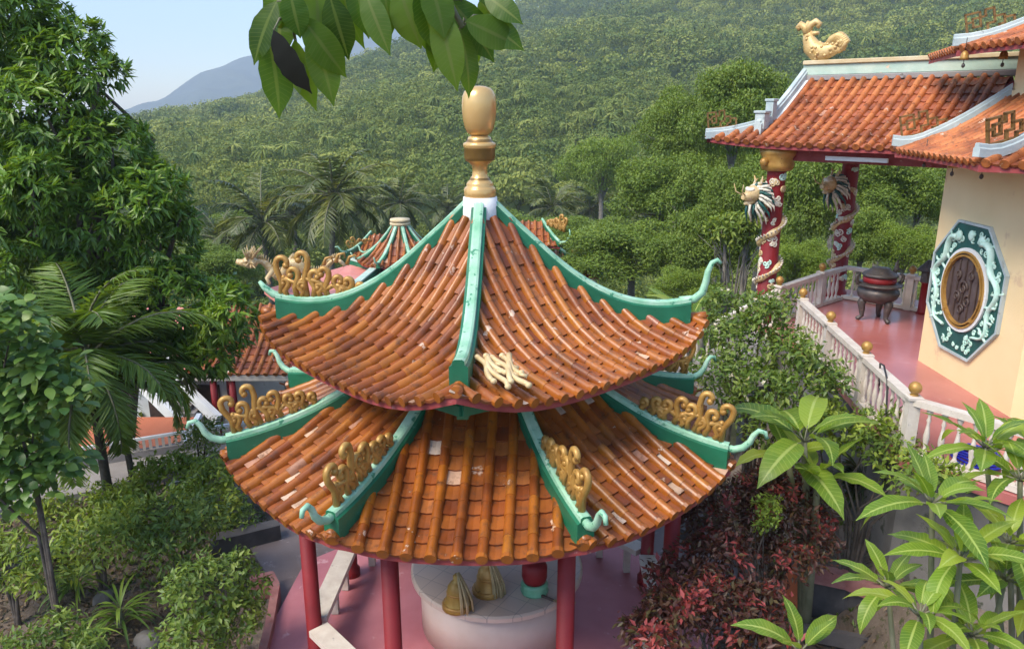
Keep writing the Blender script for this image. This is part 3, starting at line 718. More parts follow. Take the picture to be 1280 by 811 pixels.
for i in range(18): mb.tube([(0,0,.03),(.1,.004*(i-9),.05),(.24,.017*(i-9),.012)],.006,4)
mb.build('bristles',M['straw'],t); mb=MB(); mb.tube([(-.2,0,.03),(.02,0,.03)],.018,6); mb.build('handle',M['wood'],t)

# ------------------------------------------------------------------ temple on its terrace
TZ=2.3
nD=np.array((-math.sqrt(.5),math.sqrt(.5),0)); lD=np.array((math.sqrt(.5),math.sqrt(.5),0)); F0=np.array((7.56,12.91,0))
def PW(l,n,z): return F0+lD*l+nD*n+np.array((0,0,z))
OC=np.array((9.63,10.83,0.0))
tp=thing('temple','cream octagonal temple hall with orange tiled roofs and an open porch','temple',(0,0,0))
def octo(r,ph=PI/8): return [(OC[0]+r*math.cos(ph+k*PI/4),OC[1]+r*math.sin(ph+k*PI/4)) for k in range(8)]
mb=MB(); mb.prism(octo(3.17),TZ-.02,5.92); wall=mb.build('wall',M['cream'],tp)
mb=MB(); mb.prism(octo(2.47),6.3,7.6); mb.prism(octo(2.51),6.42,6.55); uw=mb.build('upper_wall',M['cream'],tp)
for k in range(8):
    a=PI/8+k*PI/4+PI/8; d=np.array((math.cos(a),math.sin(a),0)); mb=MB(); c=OC+d*(2.47*math.cos(PI/8)); mb.box((c[0],c[1],6.98),(.06,1.1,.62),a); mb.build('clerestory_window',M['wood'],uw)
def quad_facet(mb,ub,e1,e2,i1,i2,ze,zi,pitch,rr,row,sag=.12,lift=.0,broken=.02):
    e1,e2,i1,i2=[np.array(p[:2],float) for p in (e1,e2,i1,i2)]
    U=e2-e1; L=np.linalg.norm(U); U/=L; Mn=np.array((-U[1],U[0]))
    if (i1-e1)@Mn<0: Mn=-Mn
    c1=((i1-e1)@U,(i1-e1)@Mn); c2=((i2-e1)@U,(i2-e1)@Mn); dep=(c1[1]+c2[1])/2
    def v0f(u):
        w_=dep
        if c1[0]>1e-4 and u<c1[0]: w_=min(w_,dep*u/c1[0])
        if c1[0]<=1e-4 and u<0: w_=0
        if c2[0]<L-1e-4 and u>c2[0]: w_=min(w_,dep*(L-u)/(L-c2[0]))
        return dep-max(w_,0)
    def v1f(u): return dep
    def S(u,v):
        p=e1+U*u+Mn*(dep-v); t=v/dep; q=abs(2*u/L-1)
        z=zi+(ze-zi)*(t+sag*math.sin(PI*min(max(t,0),1)))+lift*q**4*t*t
        return (p[0],p[1],z)
    n=int(L/pitch); off=(L-(n-1)*pitch)/2; us=[off+i*pitch for i in range(n)]
    tiled(mb,S,us,v0f,v1f,rr,row,broken)
    under(ub,S,list(np.linspace(0,L,9)),v0f,v1f,.10)
    return S,v0f,dep,L
def corner(r,a): return (OC[0]+r*math.cos(a),OC[1]+r*math.sin(a))
tm2=[M['roll_red'],M['pan_red']]
E_=[(7.9,14.55),(5.97,12.25),(5.62,9.42),(7.2,7.1),(10.2,6.9)]
I_=[(8.55,13.05),(7.33,11.78),(7.33,9.9),(8.6,8.6),(10.4,8.5)]
mb=MB(); ub=MB()
for k in range(4): quad_facet(mb,ub,E_[k],E_[k+1],I_[k],I_[k+1],5.66,6.52,.185,.052,.2)
lr_=mb.build('lower_roof',tm2,tp); ub.build('eave_board',M['redboard'],lr_)
def line_ridge(parent,P,H,W,name='ridge',mats=None,base=.08):
    mb=MB(); ridge_sweep(mb,P,H,W,base); return mb.build(name,mats or [M['greyridge'],M['greyridge']],parent)
def fret(parent,p,ang,L=.5,H=.3,mat='ochre',tilt=0.0):
    """openwork key-pattern ornament standing on a hip, x along ang"""
    mb=MB(); t=.028
    def b(x0,z0,x1,z1): mb.box(((x0+x1)/2*L,0,(z0+z1)/2*H),(abs(x1-x0)*L+t,t*1.5,abs(z1-z0)*H+t))
    for q in ((0,0,1,0),(0,0,0,.95),(0,.95,.3,.95),(.3,.95,.3,.3),(.3,.3,.14,.3),(.14,.3,.14,.7),(.14,.7,.42,.7),(.42,.7,.42,1.0),(.42,1.0,.6,1.0),(.6,1.0,.6,.35),(.44,.35,.6,.35),(.44,.0,.44,.35),(.6,.6,.8,.6),(.8,.6,.8,.2),(.68,.2,.8,.2),(.8,.45,1.0,.45),(1,.45,1,0),(.0,.55,.14,.55),(.68,.2,.68,.0)): b(*q)
    o=mb.build('fret_ornament',M[mat],parent,p); o.rotation_euler=(0,tilt,ang); return o
M['fret']=paint('fret_bronze',(.17,.09,.025),(.28,.16,.05),6,.5,.2)
for k in (1,2):
    e=np.array((*E_[k],0)); i=np.array((*I_[k],0)); P=[e+(i-e)*t+np.array((0,0,5.66+(6.52-5.66)*(t-.10*math.sin(PI*t))+.05+(.10*(1-t/.25)**2 if t<.25 else 0))) for t in np.linspace(-.04,1,12)]
    r=line_ridge(lr_,P,[.085]*12,.05); d=i-e; fret(r,e+d*.05+np.array((0,0,5.66+.21)),math.atan2(d[1],d[0]),.62,.32,'fret',-.22)
# upper roof of the hall
EU=[(7.2,14.0),(6.55,11.98),(6.55,9.6),(8.2,7.9)]; IU=[(8.9,12.3),(8.6,11.25),(8.6,10.4),(9.2,9.6)]
mb=MB(); ub=MB()
for k in range(3): quad_facet(mb,ub,EU[k],EU[k+1],IU[k],IU[k+1],7.13,8.2,.185,.052,.2)
ur_=mb.build('upper_roof',tm2,tp); ub.build('eave_board',M['redboard'],ur_)
for k in (1,2):
    e=np.array((*EU[k],0)); i=np.array((*IU[k],0)); P=[e+(i-e)*t+np.array((0,0,7.13+1.07*(t-.10*math.sin(PI*t))+.05+(.08*(1-t/.25)**2 if t<.25 else 0))) for t in np.linspace(-.03,1,12)]
    r=line_ridge(ur_,P,[.085]*12,.05); d=i-e; fret(r,e+d*.05+np.array((0,0,7.13+.19)),math.atan2(d[1],d[0]),.6,.3,'fret',-.22)
# porch roof
mb=MB(); ub=MB(); RL_=1.0; ZR=6.88; ZE=5.67; NE=3.46; DEP=2.12
def Sp(u,v): t=v/DEP; p=PW(RL_-v,u,ZR-(ZR-ZE)*(t+.07*math.sin(PI*min(max(t,0),1)))+(.10*max(0,(u-2.6)/1.67)**2*t*t)); return (p[0],p[1],p[2])
def v0p(u): return .08 if u<=NE else 1.42+(u-NE)/.82*(DEP-1.42)
us=[.05+.2*i for i in range(22)]; us=[u for u in us if u<4.2]
tiled(mb,Sp,us,v0p,lambda u:DEP,.055,.2,.02); under(ub,Sp,list(np.linspace(-.6,4.24,14)),v0p,lambda u:DEP,.10)
def Sb(u,v): t=v/DEP; p=PW(RL_+v,u,ZR-(ZR-ZE)*(t+.07*math.sin(PI*min(max(t,0),1)))+(.10*max(0,(u-2.6)/1.67)**2*t*t)); return (p[0],p[1],p[2])
tiled(mb,Sb,us,v0p,lambda u:DEP,.055,.3,.0); under(ub,Sb,list(np.linspace(-.6,4.24,14)),v0p,lambda u:DEP,.10)
zs0=Sp(NE,1.42)[2]
def Sk(u,v): # skirt under the gable; u across (l), v outward
    t=v/.82; p=PW(u,NE+v,zs0+(ZE-zs0)*(t+.06*math.sin(PI*min(max(t,0),1)))+.10*((NE+v-2.6)/1.67)**2*min(1,abs(u-RL_)/DEP)**4); return (p[0],p[1],p[2])
def v0k(u): q=abs(u-RL_); return 0.0 if q<1.42 else (q-1.42)/(DEP-1.42)*.82
usk=[RL_-2.0+.2*i for i in range(21)]
tiled(mb,Sk,usk,v0k,lambda u:.82,.055,.2,.0); under(ub,Sk,list(np.linspace(RL_-DEP,RL_+DEP,12)),v0k,lambda u:.82,.10)
pr_=mb.build('porch_roof',tm2,tp); ub.build('eave_board',M['redboard'],pr_)
mb=MB(); g1=[PW(RL_-1.5,NE-.06,zs0-.1),PW(RL_+1.5,NE-.06,zs0-.1),PW(RL_,NE-.06,ZR+.02)]; g0=[p-nD*.08 for p in g1]
mb.add(g1+g0,[(0,1,2),(5,4,3),(0,3,4,1),(1,4,5,2),(2,5,3,0)]); mb.build('gable_wall',M['white'],pr_)
mb=MB()
for a,b,wd,mi in ((ZR-.06,ZR+.04,.2,2),(ZR+.04,ZR+.24,.13,0),(ZR+.24,ZR+.32,.22,1)):
    c=(PW(RL_,-.6,(a+b)/2)+PW(RL_,NE,(a+b)/2))/2; mb.box(c,(NE+.6,wd,b-a),math.atan2(nD[1],nD[0]),mi,.012)
mr=mb.build('main_ridge',[M['palegreen'],M['ochre'],M['concrete']],pr_)
for sg in (1,-1):
    P=[];
    for t in np.linspace(0,1,14):
        v=.05+1.72*t; S_=Sp if sg>0 else Sb; p=np.array(S_(NE-.02,v)); P.append(p+np.array((0,0,.02+.05*(t>.8))))
    o=line_ridge(pr_,P,[.20-.04*t for t in np.linspace(0,1,14)],.07,'gable_ridge')
    P2=[p+nD*.0-np.array((0,0,-.0)) for p in P]
    mb=MB()
    for v,h,wd in ((1.30,.36,.15),(1.62,.30,.19)):
        p=np.array(S_(NE-.02,v)); mb.box(p+np.array((0,0,h/2)),(wd,wd,h),math.atan2(nD[1],nD[0]),0,.015); mb.box(p+np.array((0,0,h+.02)),(wd*1.25,wd*1.25,.05),math.atan2(nD[1],nD[0]),0,.01)
    mb.build('stepped_block',M['ochre'] if sg<0 else M['greyridge'],o)
    P=[]
    for t in np.linspace(0,1.03,10):
        u=NE+.82*t; p=np.array(S_(u,1.42+(DEP-1.42)*t)); P.append(p+np.array((0,0,.02+.12*max(0,t-.6)**1.5)))
    h=line_ridge(pr_,P,[.11]*10,.06,'hip_ridge')
    d=P[0]-P[-1]; fret(h,P[-1]-d*-.04+np.array((0,0,.10)),math.atan2(d[1],d[0]),.52,.3,'fret',-.12)
# gilded leaping fish on the ridge end
mb=MB(); B=PW(RL_,NE-.25,ZR+.30); xd=-nD  # towards the hall
def fp(x,z): return B+xd*x+np.array((0,0,z))
def px2f(x,y): return ((x-1008)/960*15.9*1.0,(76-y)/960*15.9)
body=[(1031,58),(1024,63),(1015,66),(1006,65),(998,59),(994,50),(992,42)]
mb.tube([fp(*px2f(*q)) for q in body],[.07,.13,.17,.19,.17,.12,.09],12,0,flat=.75)
for i in range(70):
    t=rng.random()*5.6; k=int(t); q=np.array(body[k])*(1-t+k)+np.array(body[k+1])*(t-k); rr_=np.interp(t,range(7),[.07,.13,.17,.19,.17,.12,.09]); a=rng.random()*2*PI; c=fp(*px2f(*q)); mb.ball(c+lD*rr_*.72*math.cos(a)+np.array((0,0,1))*rr_*.9*math.sin(a),.034,0,6)
for e,r in (([(992,44),(988,37),(982,33),(979,36),(982,39)],.085),([(992,44),(994,35),(1001,31),(1006,34),(1003,38)],.085),([(992,46),(990,36),(992,30)],.07),([(994,50),(1000,44),(1006,44)],.06)):
    mb.tube([fp(*px2f(*q)) for q in e],list(np.linspace(r,r*.5,len(e))),8,0)
for i in range(12):
    t=i/11; x=1018+17*t; y=58-5*math.sin(t*PI)+6*t; p=fp(*px2f(x,y)); mb.tube([p,p+np.array((0,0,.13))+xd*.06,p+np.array((0,0,.17))+xd*.13],[.07,.05,.03],6,0)
    p=fp(*px2f(1028+6*math.sin(i),60+5*math.cos(i*1.7))); mb.ball(p,.07,0,7)
mb.build('ridge_fish',paint('fish_gold',(.52,.34,.12),(.66,.48,.22),7,.45,.15,spots=(.3,.17,.05),spot_scale=12),mr)
mb=MB(); a=PW(-.86,1.0,5.46); b=PW(-.86,2.05,5.46); mb.beam(a,b,.05,.07); mb.build('tube_lamp',M['white'],pr_)
mb=MB(); mb.beam(PW(-.55,-.4,5.5),PW(-.55,3.3,5.5),.2,.26); mb.build('porch_beam',M['redboard'],tp)
mb=MB(); mb.beam(PW(2.6,-.4,5.5),PW(2.6,3.3,5.5),.2,.26); mb.build('porch_beam',M['redboard'],tp)
# dragon columns
M['dragoncream']=paint('dragon_cream',(.62,.55,.42),(.75,.70,.6),12,.55,spots=(.1,.18,.16),spot_scale=16,spot_cut=.6)
M['dragongold']=paint('dragon_gold',(.46,.30,.11),(.62,.48,.27),10,.5,.05,spots=(.6,.55,.46),spot_scale=18,spot_cut=.58)
def dragon_column(x,y,seed,zt):
    r_=random.Random(seed); o=bpy.data.objects.new('dragon_column',None); link(o,tp); o.location=(x,y,TZ)
    H=zt-TZ
    mb=MB(); mb.lathe([(.215,0),(.215,.12),(.175,.16),(.168,H-.45),(.175,H-.42)],(0,0,0),20); mb.build('shaft',M['redcol'],o)
    mb=MB(); mb.lathe([(.2,H-.42),(.27,H-.40),(.31,H-.30),(.27,H-.2),(.32,H-.12),(.34,H-.02),(.2,H+.0)],(0,0,0),20); mb.ball((-.3,-.15,H-.25),.08,0); mb.build('capital',M['gold'],o)
    mb=MB(); P=[];rad=[]; n=64; a1=math.atan2(-.35,-.95)
    for i in range(n+1):
        t=i/n; a=a1-(1-t)*2.6*2*PI; P.append((.185*math.cos(a),.185*math.sin(a),.35+(H-1.25)*t)); rad.append(.02+.05*min(1,t*3)*(.75+.35*math.sin(i*.9)))
    mb.tube(P,rad,7,0)
    for i in range(4,n,1):
        p=np.array(P[i]); q=nrm(np.array((p[0],p[1],0)))*.07
        mb.tube([p+q*.7+np.array((0,0,.02)),p+q*1.25+np.array((0,0,.06))],[.03,.006],4,1)
    mb.build('dragon_body',[M['dragongold'],M['dragoncream']],o)
    # head thrust outwards
    d=np.array((math.cos(a1),math.sin(a1),0)); s=np.array((-d[1],d[0],0)); z=np.array((0,0,1.0)); c0=np.array((0,0,H-.92))
    mb=MB(); W=lambda f,l,u: c0+d*f+s*l+z*u
    mb.tube([W(.18,0,-.12),W(.34,0,.02),W(.44,0,.08)],[.09,.12,.13],9,0)
    mb.ball(W(.48,0,.1),.16,0,12,(1,1.05,.95)); mb.ball(W(.54,0,.17),.10,1,10,(1,1.3,.5)); mb.tube([W(.5,0,.08),W(.62,0,.04),W(.70,0,.06)],[.12,.095,.07],9,0)
    mb.tube([W(.48,0,-.02),W(.60,0,-.08),W(.66,0,-.07)],[.08,.055,.03],8,0)
    for e in (-1,1):
        mb.ball(W(.56,.085*e,.18),.042,1,8); mb.tube([W(.45,.07*e,.2),W(.38,.1*e,.33),W(.40,.12*e,.42)],[.035,.025,.01],6,0); mb.tube([W(.40,.07*e,.33),W(.32,.1*e,.36)],[.02,.008],5,0)
        mb.tube([W(.70,.04*e,.08),W(.80,.1*e,.14),W(.82,.14*e,.28)],[.014,.012,.006],5,0)
    for ring,(f0,r0,ln) in enumerate(((.43,.12,.15),(.36,.13,.19),(.30,.10,.22))):
        for i in range(19):
            ph=-.35+ (PI+.7)*i/16 if ring==2 else -PI/2+2*PI*(i+.5*ring)/19
            rd=s*math.cos(ph)+z*math.sin(ph); k=ln*(1.0 if rd[2]>0 else 1.0-.75*rd[2]); b=W(f0,0,.06)+rd*r0
            mb.tube([b,b+rd*k*.5+d*.03,b+rd*k*.8-d*.06-z*k*.25,b+rd*k*.85-d*.08-z*k*.55],[.034,.030,.020,.005],5,1 if (i+ring)%3 else 2)
    for i in range(7):
        t=i/6; b=W(.60-.16*t,0,-.09-.02*t); mb.tube([b+s*(.06*math.sin(i*2)),b-z*.14+d*.02+s*(.07*math.sin(i*2)),b-z*(.30+.06*math.cos(i))-d*.03+s*(.09*math.sin(i*2))],[.026,.02,.005],5,1 if i%2 else 2)
    for i in range(5): b=W(.46-.05*i,0,.22-.03*i); mb.tube([b,b+z*.1-d*.05],[.03,.006],5,2)
    mb.build('dragon_head',[M['dragongold'],M['dragoncream'],M['jade_dark']],o)
    for i in range(46):
        mb=MB(); a=a1+r_.uniform(-2.0,2.0); zz=.3+(H-.8)*(i+.5)/46; rr=r_.uniform(.040,.070)
        for q in range(r_.choice((2,3))):
            aa=a+(q-.8)*rr*3.6; zq=zz+r_.uniform(-.03,.03)
            sp=spiral((0,0),rr,1.3,r_.uniform(0,6),1 if q%2 else -1,12,.1)
            mb.tube([(.174*math.cos(aa+x/.18),.174*math.sin(aa+x/.18),zq+zc) for x,zc in sp],.016,5,0)
        mb.build('cloud',[(M['dragoncream'],M['dragongold'],M['dragoncream'],M['jade'],M['dragoncream'],M['palegold'])[i%6]],o)
    return o
dc1=dragon_column(4.93,14.54,3,5.6); dc2=dragon_column(7.15,16.5,8,5.6)
# octagonal mural with round window on the cream wall
XW=6.70; Yc=10.73; Zc=3.72
mu=bpy.data.objects.new('mural',None); link(mu,wall); mu.location=(XW,Yc,Zc); mu.rotation_euler=(0,0,-PI/2)  # local x along -Y of the wall, -y out of it
OV=[(atX(x,y,XW)[1],atX(x,y,XW)[2]) for x,y in ((1198,277),(1232,288),(1252,355),(1248,421),(1216,452),(1184,431),(1170,369),(1174,311))]
oc=np.mean(OV,axis=0); Rm=np.mean([math.hypot(a-oc[0],b-oc[1]) for a,b in OV]); Yc,Zc=oc; mu.location=(XW,Yc,Zc)
mu.scale=((max(a for a,b in OV)-min(a for a,b in OV))/(2*Rm*math.cos(PI/8)),1,(max(b for a,b in OV)-min(b for a,b in OV))/(2*Rm*math.cos(PI/8)))
def opoly(r): return [(r*math.cos(PI/8+k*PI/4),r*math.sin(PI/8+k*PI/4)) for k in range(8)]
def yprism(mb,poly,y0,y1,mi=0):
    n=len(poly); V=[(x,y0,z) for x,z in poly]+[(x,y1,z) for x,z in poly]; mb.add(V,[tuple(range(n)),tuple(range(n,2*n))[::-1]]+[(i,i+n,(i+1)%n+n,(i+1)%n) for i in range(n)],mi)
def yring(mb,ri,ro,y0,y1,mi=0,n=36):
    V=[]
    for k in range(n):
        a=2*PI*k/n; c_,s_=math.cos(a),math.sin(a); V+=[(ri*c_,y1,ri*s_),(ri*c_,y0,ri*s_),(ro*c_,y0,ro*s_),(ro*c_,y1,ro*s_)]
    F=[]
    for k in range(n):
        a=4*k; b=4*((k+1)%n); F+=[(a,b,b+1,a+1),(a+1,b+1,b+2,a+2),(a+2,b+2,b+3,a+3)]
    mb.add(V,F,mi)
mb=MB(); yprism(mb,opoly(Rm),-.03,.02,0); mb.build('mural_ground',M['jade_dark'],mu)
mb=MB(); n=8; a=opoly(Rm+.035); b=opoly(Rm)
for k in range(8):
    p,q,r,t=a[k],a[(k+1)%8],b[(k+1)%8],b[k]; V=[(x,-.055,z) for x,z in (p,q,r,t)]+[(x,.0,z) for x,z in (p,q,r,t)]
    mb.add(V,[(0,1,2,3),(0,4,5,1),(1,5,6,2),(2,6,7,3),(3,7,4,0)])
mb.build('mural_frame',M['greyridge'],mu)
wr=Rm*.57
mb=MB(); yring(mb,wr*.845,wr*.885,-.085,.0); yring(mb,wr*.925,wr*.975,-.075,.0)
for k in range(4):
    a=PI/4+k*PI/2; mb.box((wr*.9*math.cos(a),-.07,wr*.9*math.sin(a)),(.05,.05,.05))
mb.build('window_ring',M['gold'],mu)
mb=MB(); yring(mb,wr*.96,wr*1.06,-.06,.0); mb.build('window_trim',M['white'],mu)
mb=MB(); V=[(wr*.93*math.cos(2*PI*k/36),-.034,wr*.93*math.sin(2*PI*k/36)) for k in range(36)]; mb.add(V,[tuple(range(36))])
M['shutter']=paint('shutter_wood',(.065,.04,.038),(.11,.08,.075),5,.6); mb.build('window_panel',M['shutter'],mu)
mb=MB()
for q in (-.6,-.3,0,.3,.6): h=math.sqrt(1-(q/.8)**2)*wr*.78; mb.box((q*wr,-.045,0),(.025,.02,2*h))
for c_,rr in (((.0,.05),.2),((-.25,-.2),.16),((.25,-.25),.16),((-.3,.35),.13),((.3,.4),.13),((0,-.5),.15)):
    mb.tube([(c_[0]*wr+x*wr,-.05,c_[1]*wr+z*wr) for x,z in spiral((0,0),rr,1.4,c_[0]*5,1,14,.2)],.016,5)
mb.build('window_lattice',M['wood'],mu)
mb=MB(); r_=random.Random(5)
def inside(x,z):
    q=math.hypot(x,z); 
    if q<wr*1.12: return False
    for k in range(8):
        a=PI/4*k
        if x*math.cos(a)+z*math.sin(a)>Rm*.924-.05: return False
    return True
for sg in (-1,1):   # two long serpentine bodies facing the pearl
    P=[];rad=[]
    for i in range(41):
        t=i/40; a=PI/2-sg*(.42+t*2.15); rr=(wr*1.12+Rm*.92)/2+.065*math.sin(t*17); P.append((rr*math.cos(a),-.05,rr*math.sin(a))); rad.append(.070*(1-.6*t))
    mb.tube(P,rad,8,0,flat=.6,fdir=(0,1,.01))
    hx,_,hz=P[0]; mb.ball((hx-sg*.02,-.06,hz+.03),.075,0,10,(1,.5,1))
    for k in range(5): mb.tube([(hx,-.06,hz),(hx+sg*(.03+.03*k),-.055,hz+.12-.05*k)],[.02,.006],5,0)
    for i in range(4,38,5):
        x,_,z=P[i]; q=nrm(np.array((x,z)))
        for dr in (1,-1):
            e=(x+q[0]*.10*dr+r_.uniform(-.04,.04),z+q[1]*.10*dr+r_.uniform(-.04,.04)); mb.tube([(x,-.045,z),(e[0],-.045,e[1]),(e[0]+r_.uniform(-.05,.05),-.045,e[1]+r_.uniform(-.05,.05))],[.022,.018,.008],5,0)
mb.ball((0,-.05,wr+ (Rm*.924-wr)*.6),.065,0,12,(1,.5,1.1))
k=0
while k<80:
    x,z=r_.uniform(-Rm,Rm),r_.uniform(-Rm,Rm)
    if inside(x,z):
        rr=r_.uniform(.03,.05); sp=spiral((x,z),rr,1.2,r_.uniform(0,6),r_.choice((-1,1)),10,.15)
        if all(inside(*q) for q in sp): mb.tube([(a,-.04,b) for a,b in sp],.012,5,0)
        k+=1
for k in range(9):   # coral branches at the bottom
    x=-.36+.09*k; z=-Rm*.9+abs(x)*.05; 
    if not inside(x,z): continue
    mb.tube([(x,-.045,z),(x+.02,-.045,z+.09),(x-.02,-.045,z+.17)],[.02,.016,.008],5,0); mb.tube([(x+.02,-.045,z+.07),(x+.07,-.045,z+.12)],[.014,.008],5,0); mb.tube([(x+.01,-.045,z+.06),(x-.05,-.045,z+.10)],[.014,.008],5,0)
mb.build('dragon_relief',M['jade'],mu)
# hanging gilt bells under the eaves
def hbell(p,label):
    t=thing('hanging_bell',label,'bell',p,group='gilt bells hanging under the eaves')
    mb=MB(); mb.lathe([(.062,0),(.058,.03),(.05,.08),(.03,.11),(.008,.125)],(0,0,0),14); mb.build('bell_cup',M['gold'],t)
    mb=MB(); mb.tube([(0,0,.12),(0,0,.30)],.006,5); mb.build('cord',M['iron'],t)
    mb=MB(); mb.tube([(0,0,.06),(0,0,-.06)],.006,5); mb.ball((0,0,-.08),.026,0,8,(1,1,1.3)); mb.build('clapper',M['iron'],t)
for (x,y),lab in (((1191,210),'small gilt bell under the lower eave nearest the left edge of the cream wall'),((1228,213),'small gilt bell under the lower eave just above the round window mural'),((1156,200),'small gilt bell hanging where the porch eave meets the hall eave')):
    hbell(atY(x,y,9.9+(1228-x)*.022),lab)
for (x,y),lab in (((1205,75),'small gilt bell hanging from the upper roof corner'),((1254,74),'small gilt bell under the upper eave beside the upper wall')):
    hbell(atY(x,y,11.7),lab)
# terrace
TP=[(4.62,8.38),(4.98,11.3),(5.06,13.0),(4.70,13.9),(4.62,14.75),(6.6,16.9),(7.6,17.3),(9.6,15.4),(13.5,14),(13.5,5),(7.6,5),(5.32,7.5)]
mb=MB(); mb.prism(TP,TZ-.12,TZ); tag(mb.build('terrace',M['redfloor']),kind='structure')
TQ=[(x+.05*(1 if x<6 else -1),y) for x,y in TP]
wl=MB(); wl.prism(TQ,-3.5,TZ-.12); o=wl.build('retaining_wall',paint('damp_wall',(.09,.085,.08),(.2,.185,.17),1.5,.9,spots=(.05,.055,.035),spot_scale=3,spot_cut=.55)); tag(o,'weathered concrete retaining wall carrying the red terrace floor','wall')
# balustrades
mbb=MB(); mbb.lathe([(.036,0),(.036,.04),(.020,.07),(.018,.10),(.034,.19),(.036,.24),(.022,.34),(.017,.40),(.028,.43),(.017,.46),(.022,.50),(.036,.53),(.036,.58)],(0,0,0),9)
BAL=mbb.build('baluster',M['rail'],None); balmesh=BAL.data; bpy.data.objects.remove(BAL)
mbp=MB(); mbp.box((0,0,.36),(.13,.13,.72),0,0,.012); mbp.box((0,0,.735),(.17,.17,.05),0,0,.01); POST=mbp.build('post',M['rail']); postmesh=POST.data; bpy.data.objects.remove(POST)
mbp=MB(); mbp.lathe([(.05,0),(.06,.02),(.04,.04),(.07,.06),(.092,.11),(.085,.16),(.05,.2),(.012,.215)],(0,0,0),14); KN=mbp.build('gold_knob',M['gold']); knmesh=KN.data; bpy.data.objects.remove(KN)
def balustrade(p,q,label,posts=(0,1),spacing=.155,mid=0,sz=0.0):
    p=np.array(p,float); q=np.array(q,float); t=thing('balustrade',label,'railing',p); d=q-p; L=math.hypot(d[0],d[1]); u=d/L; a=math.atan2(d[1],d[0])
    def pt(s_,z): return u*s_+np.array((0,0,z))
    mb=MB(); mb.beam(pt(0,.69),pt(L,.69),.13,.075); mb.build('top_rail',M['rail'],t)
    mb=MB(); mb.beam(pt(0,.05),pt(L,.05),.12,.07); mb.build('bottom_rail',M['rail'],t)
    n=max(1,int((L-.2)/spacing)); 
    ps=[0 if k==0 else L for k in posts]+[L*(k+1)/(mid+1) for k in range(mid)]
    for i in range(n):
        s_=.12+(L-.24)*(i+.5)/n
        if min([abs(s_-x) for x in ps]+[9])<.10: continue
        b=bpy.data.objects.new('baluster',balmesh); link(b,t); b.location=tuple(pt(s_,.08)); 
    for s_ in ps:
        b=bpy.data.objects.new('post',postmesh); link(b,t); b.location=tuple(pt(s_,.0)); b.rotation_euler=(0,0,a)
        k=bpy.data.objects.new('gold_knob',knmesh); link(k,b); k.location=(0,0,.755); k.scale=(.82,)*3
    return t
b1=(5.18,13.30,TZ); b4=(4.72,8.45,TZ); b5=(6.42,15.60,TZ); b6=(5.10,14.30,TZ)
balustrade(b1,b4,'long pale balustrade with gold knobs along the garden side of the red terrace',(0,1),.185,2)
balustrade(b4,(5.9,6.95,TZ),'short pale balustrade at the near corner of the terrace, in front of the blue hose',(1,),.16,0)
balustrade(b6,b5,'pale balustrade between the two dragon columns',(0,1),.17,0)
balustrade(b5,(7.12,16.2,TZ),'stub of pale balustrade joining the farther dragon column',(),.16,0)
balustrade((7.2,16.35,TZ),(9.1,14.3,TZ),'pale balustrade behind the incense burner',(1,),.2,1)
balustrade((5.0,14.1,TZ),(2.9,14.0,TZ-1.15),'sloping pale stair rail going down to the left of the nearer dragon column',(1,),.2,0)
mb=MB()
for i in range(7): mb.box((4.55-.3*i,13.7,TZ-.1-.17*i-.4),(.3,.9,.8))
tag(mb.build('steps',M['concrete']),kind='structure')
# incense burner
ib=thing('incense_burner','dark bronze three-legged incense burner with a red cloth on the red terrace','incense burner',atZ(1093,400,TZ)); ib.scale=(.84,)*3
mb=MB(); mb.lathe([(.12,.42),(.30,.46),(.42,.56),(.46,.66),(.44,.74),(.38,.78),(.40,.82),(.50,.84),(.50,.88),(.40,.90)],(0,0,0),28); bo=mb.build('bowl',M['iron'],ib)
for e in (-1,1): m2=MB(); m2.tube([(.40*e,0,.84),(.52*e,0,.92),(.54*e,0,1.06),(.46*e,0,1.10)],[.05,.045,.04,.035],7); m2.build('handle',M['iron'],bo)
mb=MB(); mb.lathe([(.34,.9),(.36,.93),(.36,1.03),(.30,1.05)],(0,0,0),24); mb.build('cloth_band',M['redcol'],ib)
mb=MB(); mb.lathe([(.36,1.05),(.40,1.07),(.36,1.12),(.22,1.20),(.20,1.24),(.001,1.26)],(0,0,0),24); mb.tube([(.3,0,1.1),(.36,0,1.22),(.34,0,1.34),(.38,0,1.42)],[.05,.06,.04,.02],6); mb.build('lid',M['iron'],ib)
for k in range(3):
    a=-PI/2+.4+k*2*PI/3; c_,s_=math.cos(a),math.sin(a); mb=MB(); mb.tube([(.26*c_,.26*s_,.56),(.34*c_,.34*s_,.42),(.31*c_,.31*s_,.24),(.30*c_,.30*s_,.10),(.38*c_,.38*s_,.035),(.42*c_,.42*s_,.06)],[.10,.10,.07,.05,.055,.03],8); mb.build('leg',M['iron'],ib)
# lamp pillar by the hall, hose, cable
lp=thing('stone_lantern','small dark stone lantern on a red post beside the cream wall','lantern',atZ(1152,392,TZ))
mb=MB(); mb.lathe([(.12,0),(.09,.06),(.085,.62),(.13,.66)],(0,0,0),8); mb.build('post',M['redcol'],lp)
mb=MB(); mb.lathe([(.13,.66),(.12,.86),(.22,.9),(.1,1.02),(.03,1.1)],(0,0,0),6,smooth=False); mb.build('lantern_head',M['iron'],lp)
hz=thing('garden_hose','coiled blue garden hose on the red terrace floor','hose',(5.45,8.25,TZ))
mb=MB(); P=[((.26-.02*(i//24)+.02*math.sin(i))*math.cos(i*2*PI/24),(.26-.02*(i//24)+.02*math.cos(i*1.3))*math.sin(i*2*PI/24),.02+.028*(i/24)) for i in range(24*5)]; mb.tube(P,.016,6); mb.build('hose_coil',M['blue'],hz)
ca=thing('cable','black cable looping over the long balustrade','cable',(4.85,9.1,TZ))
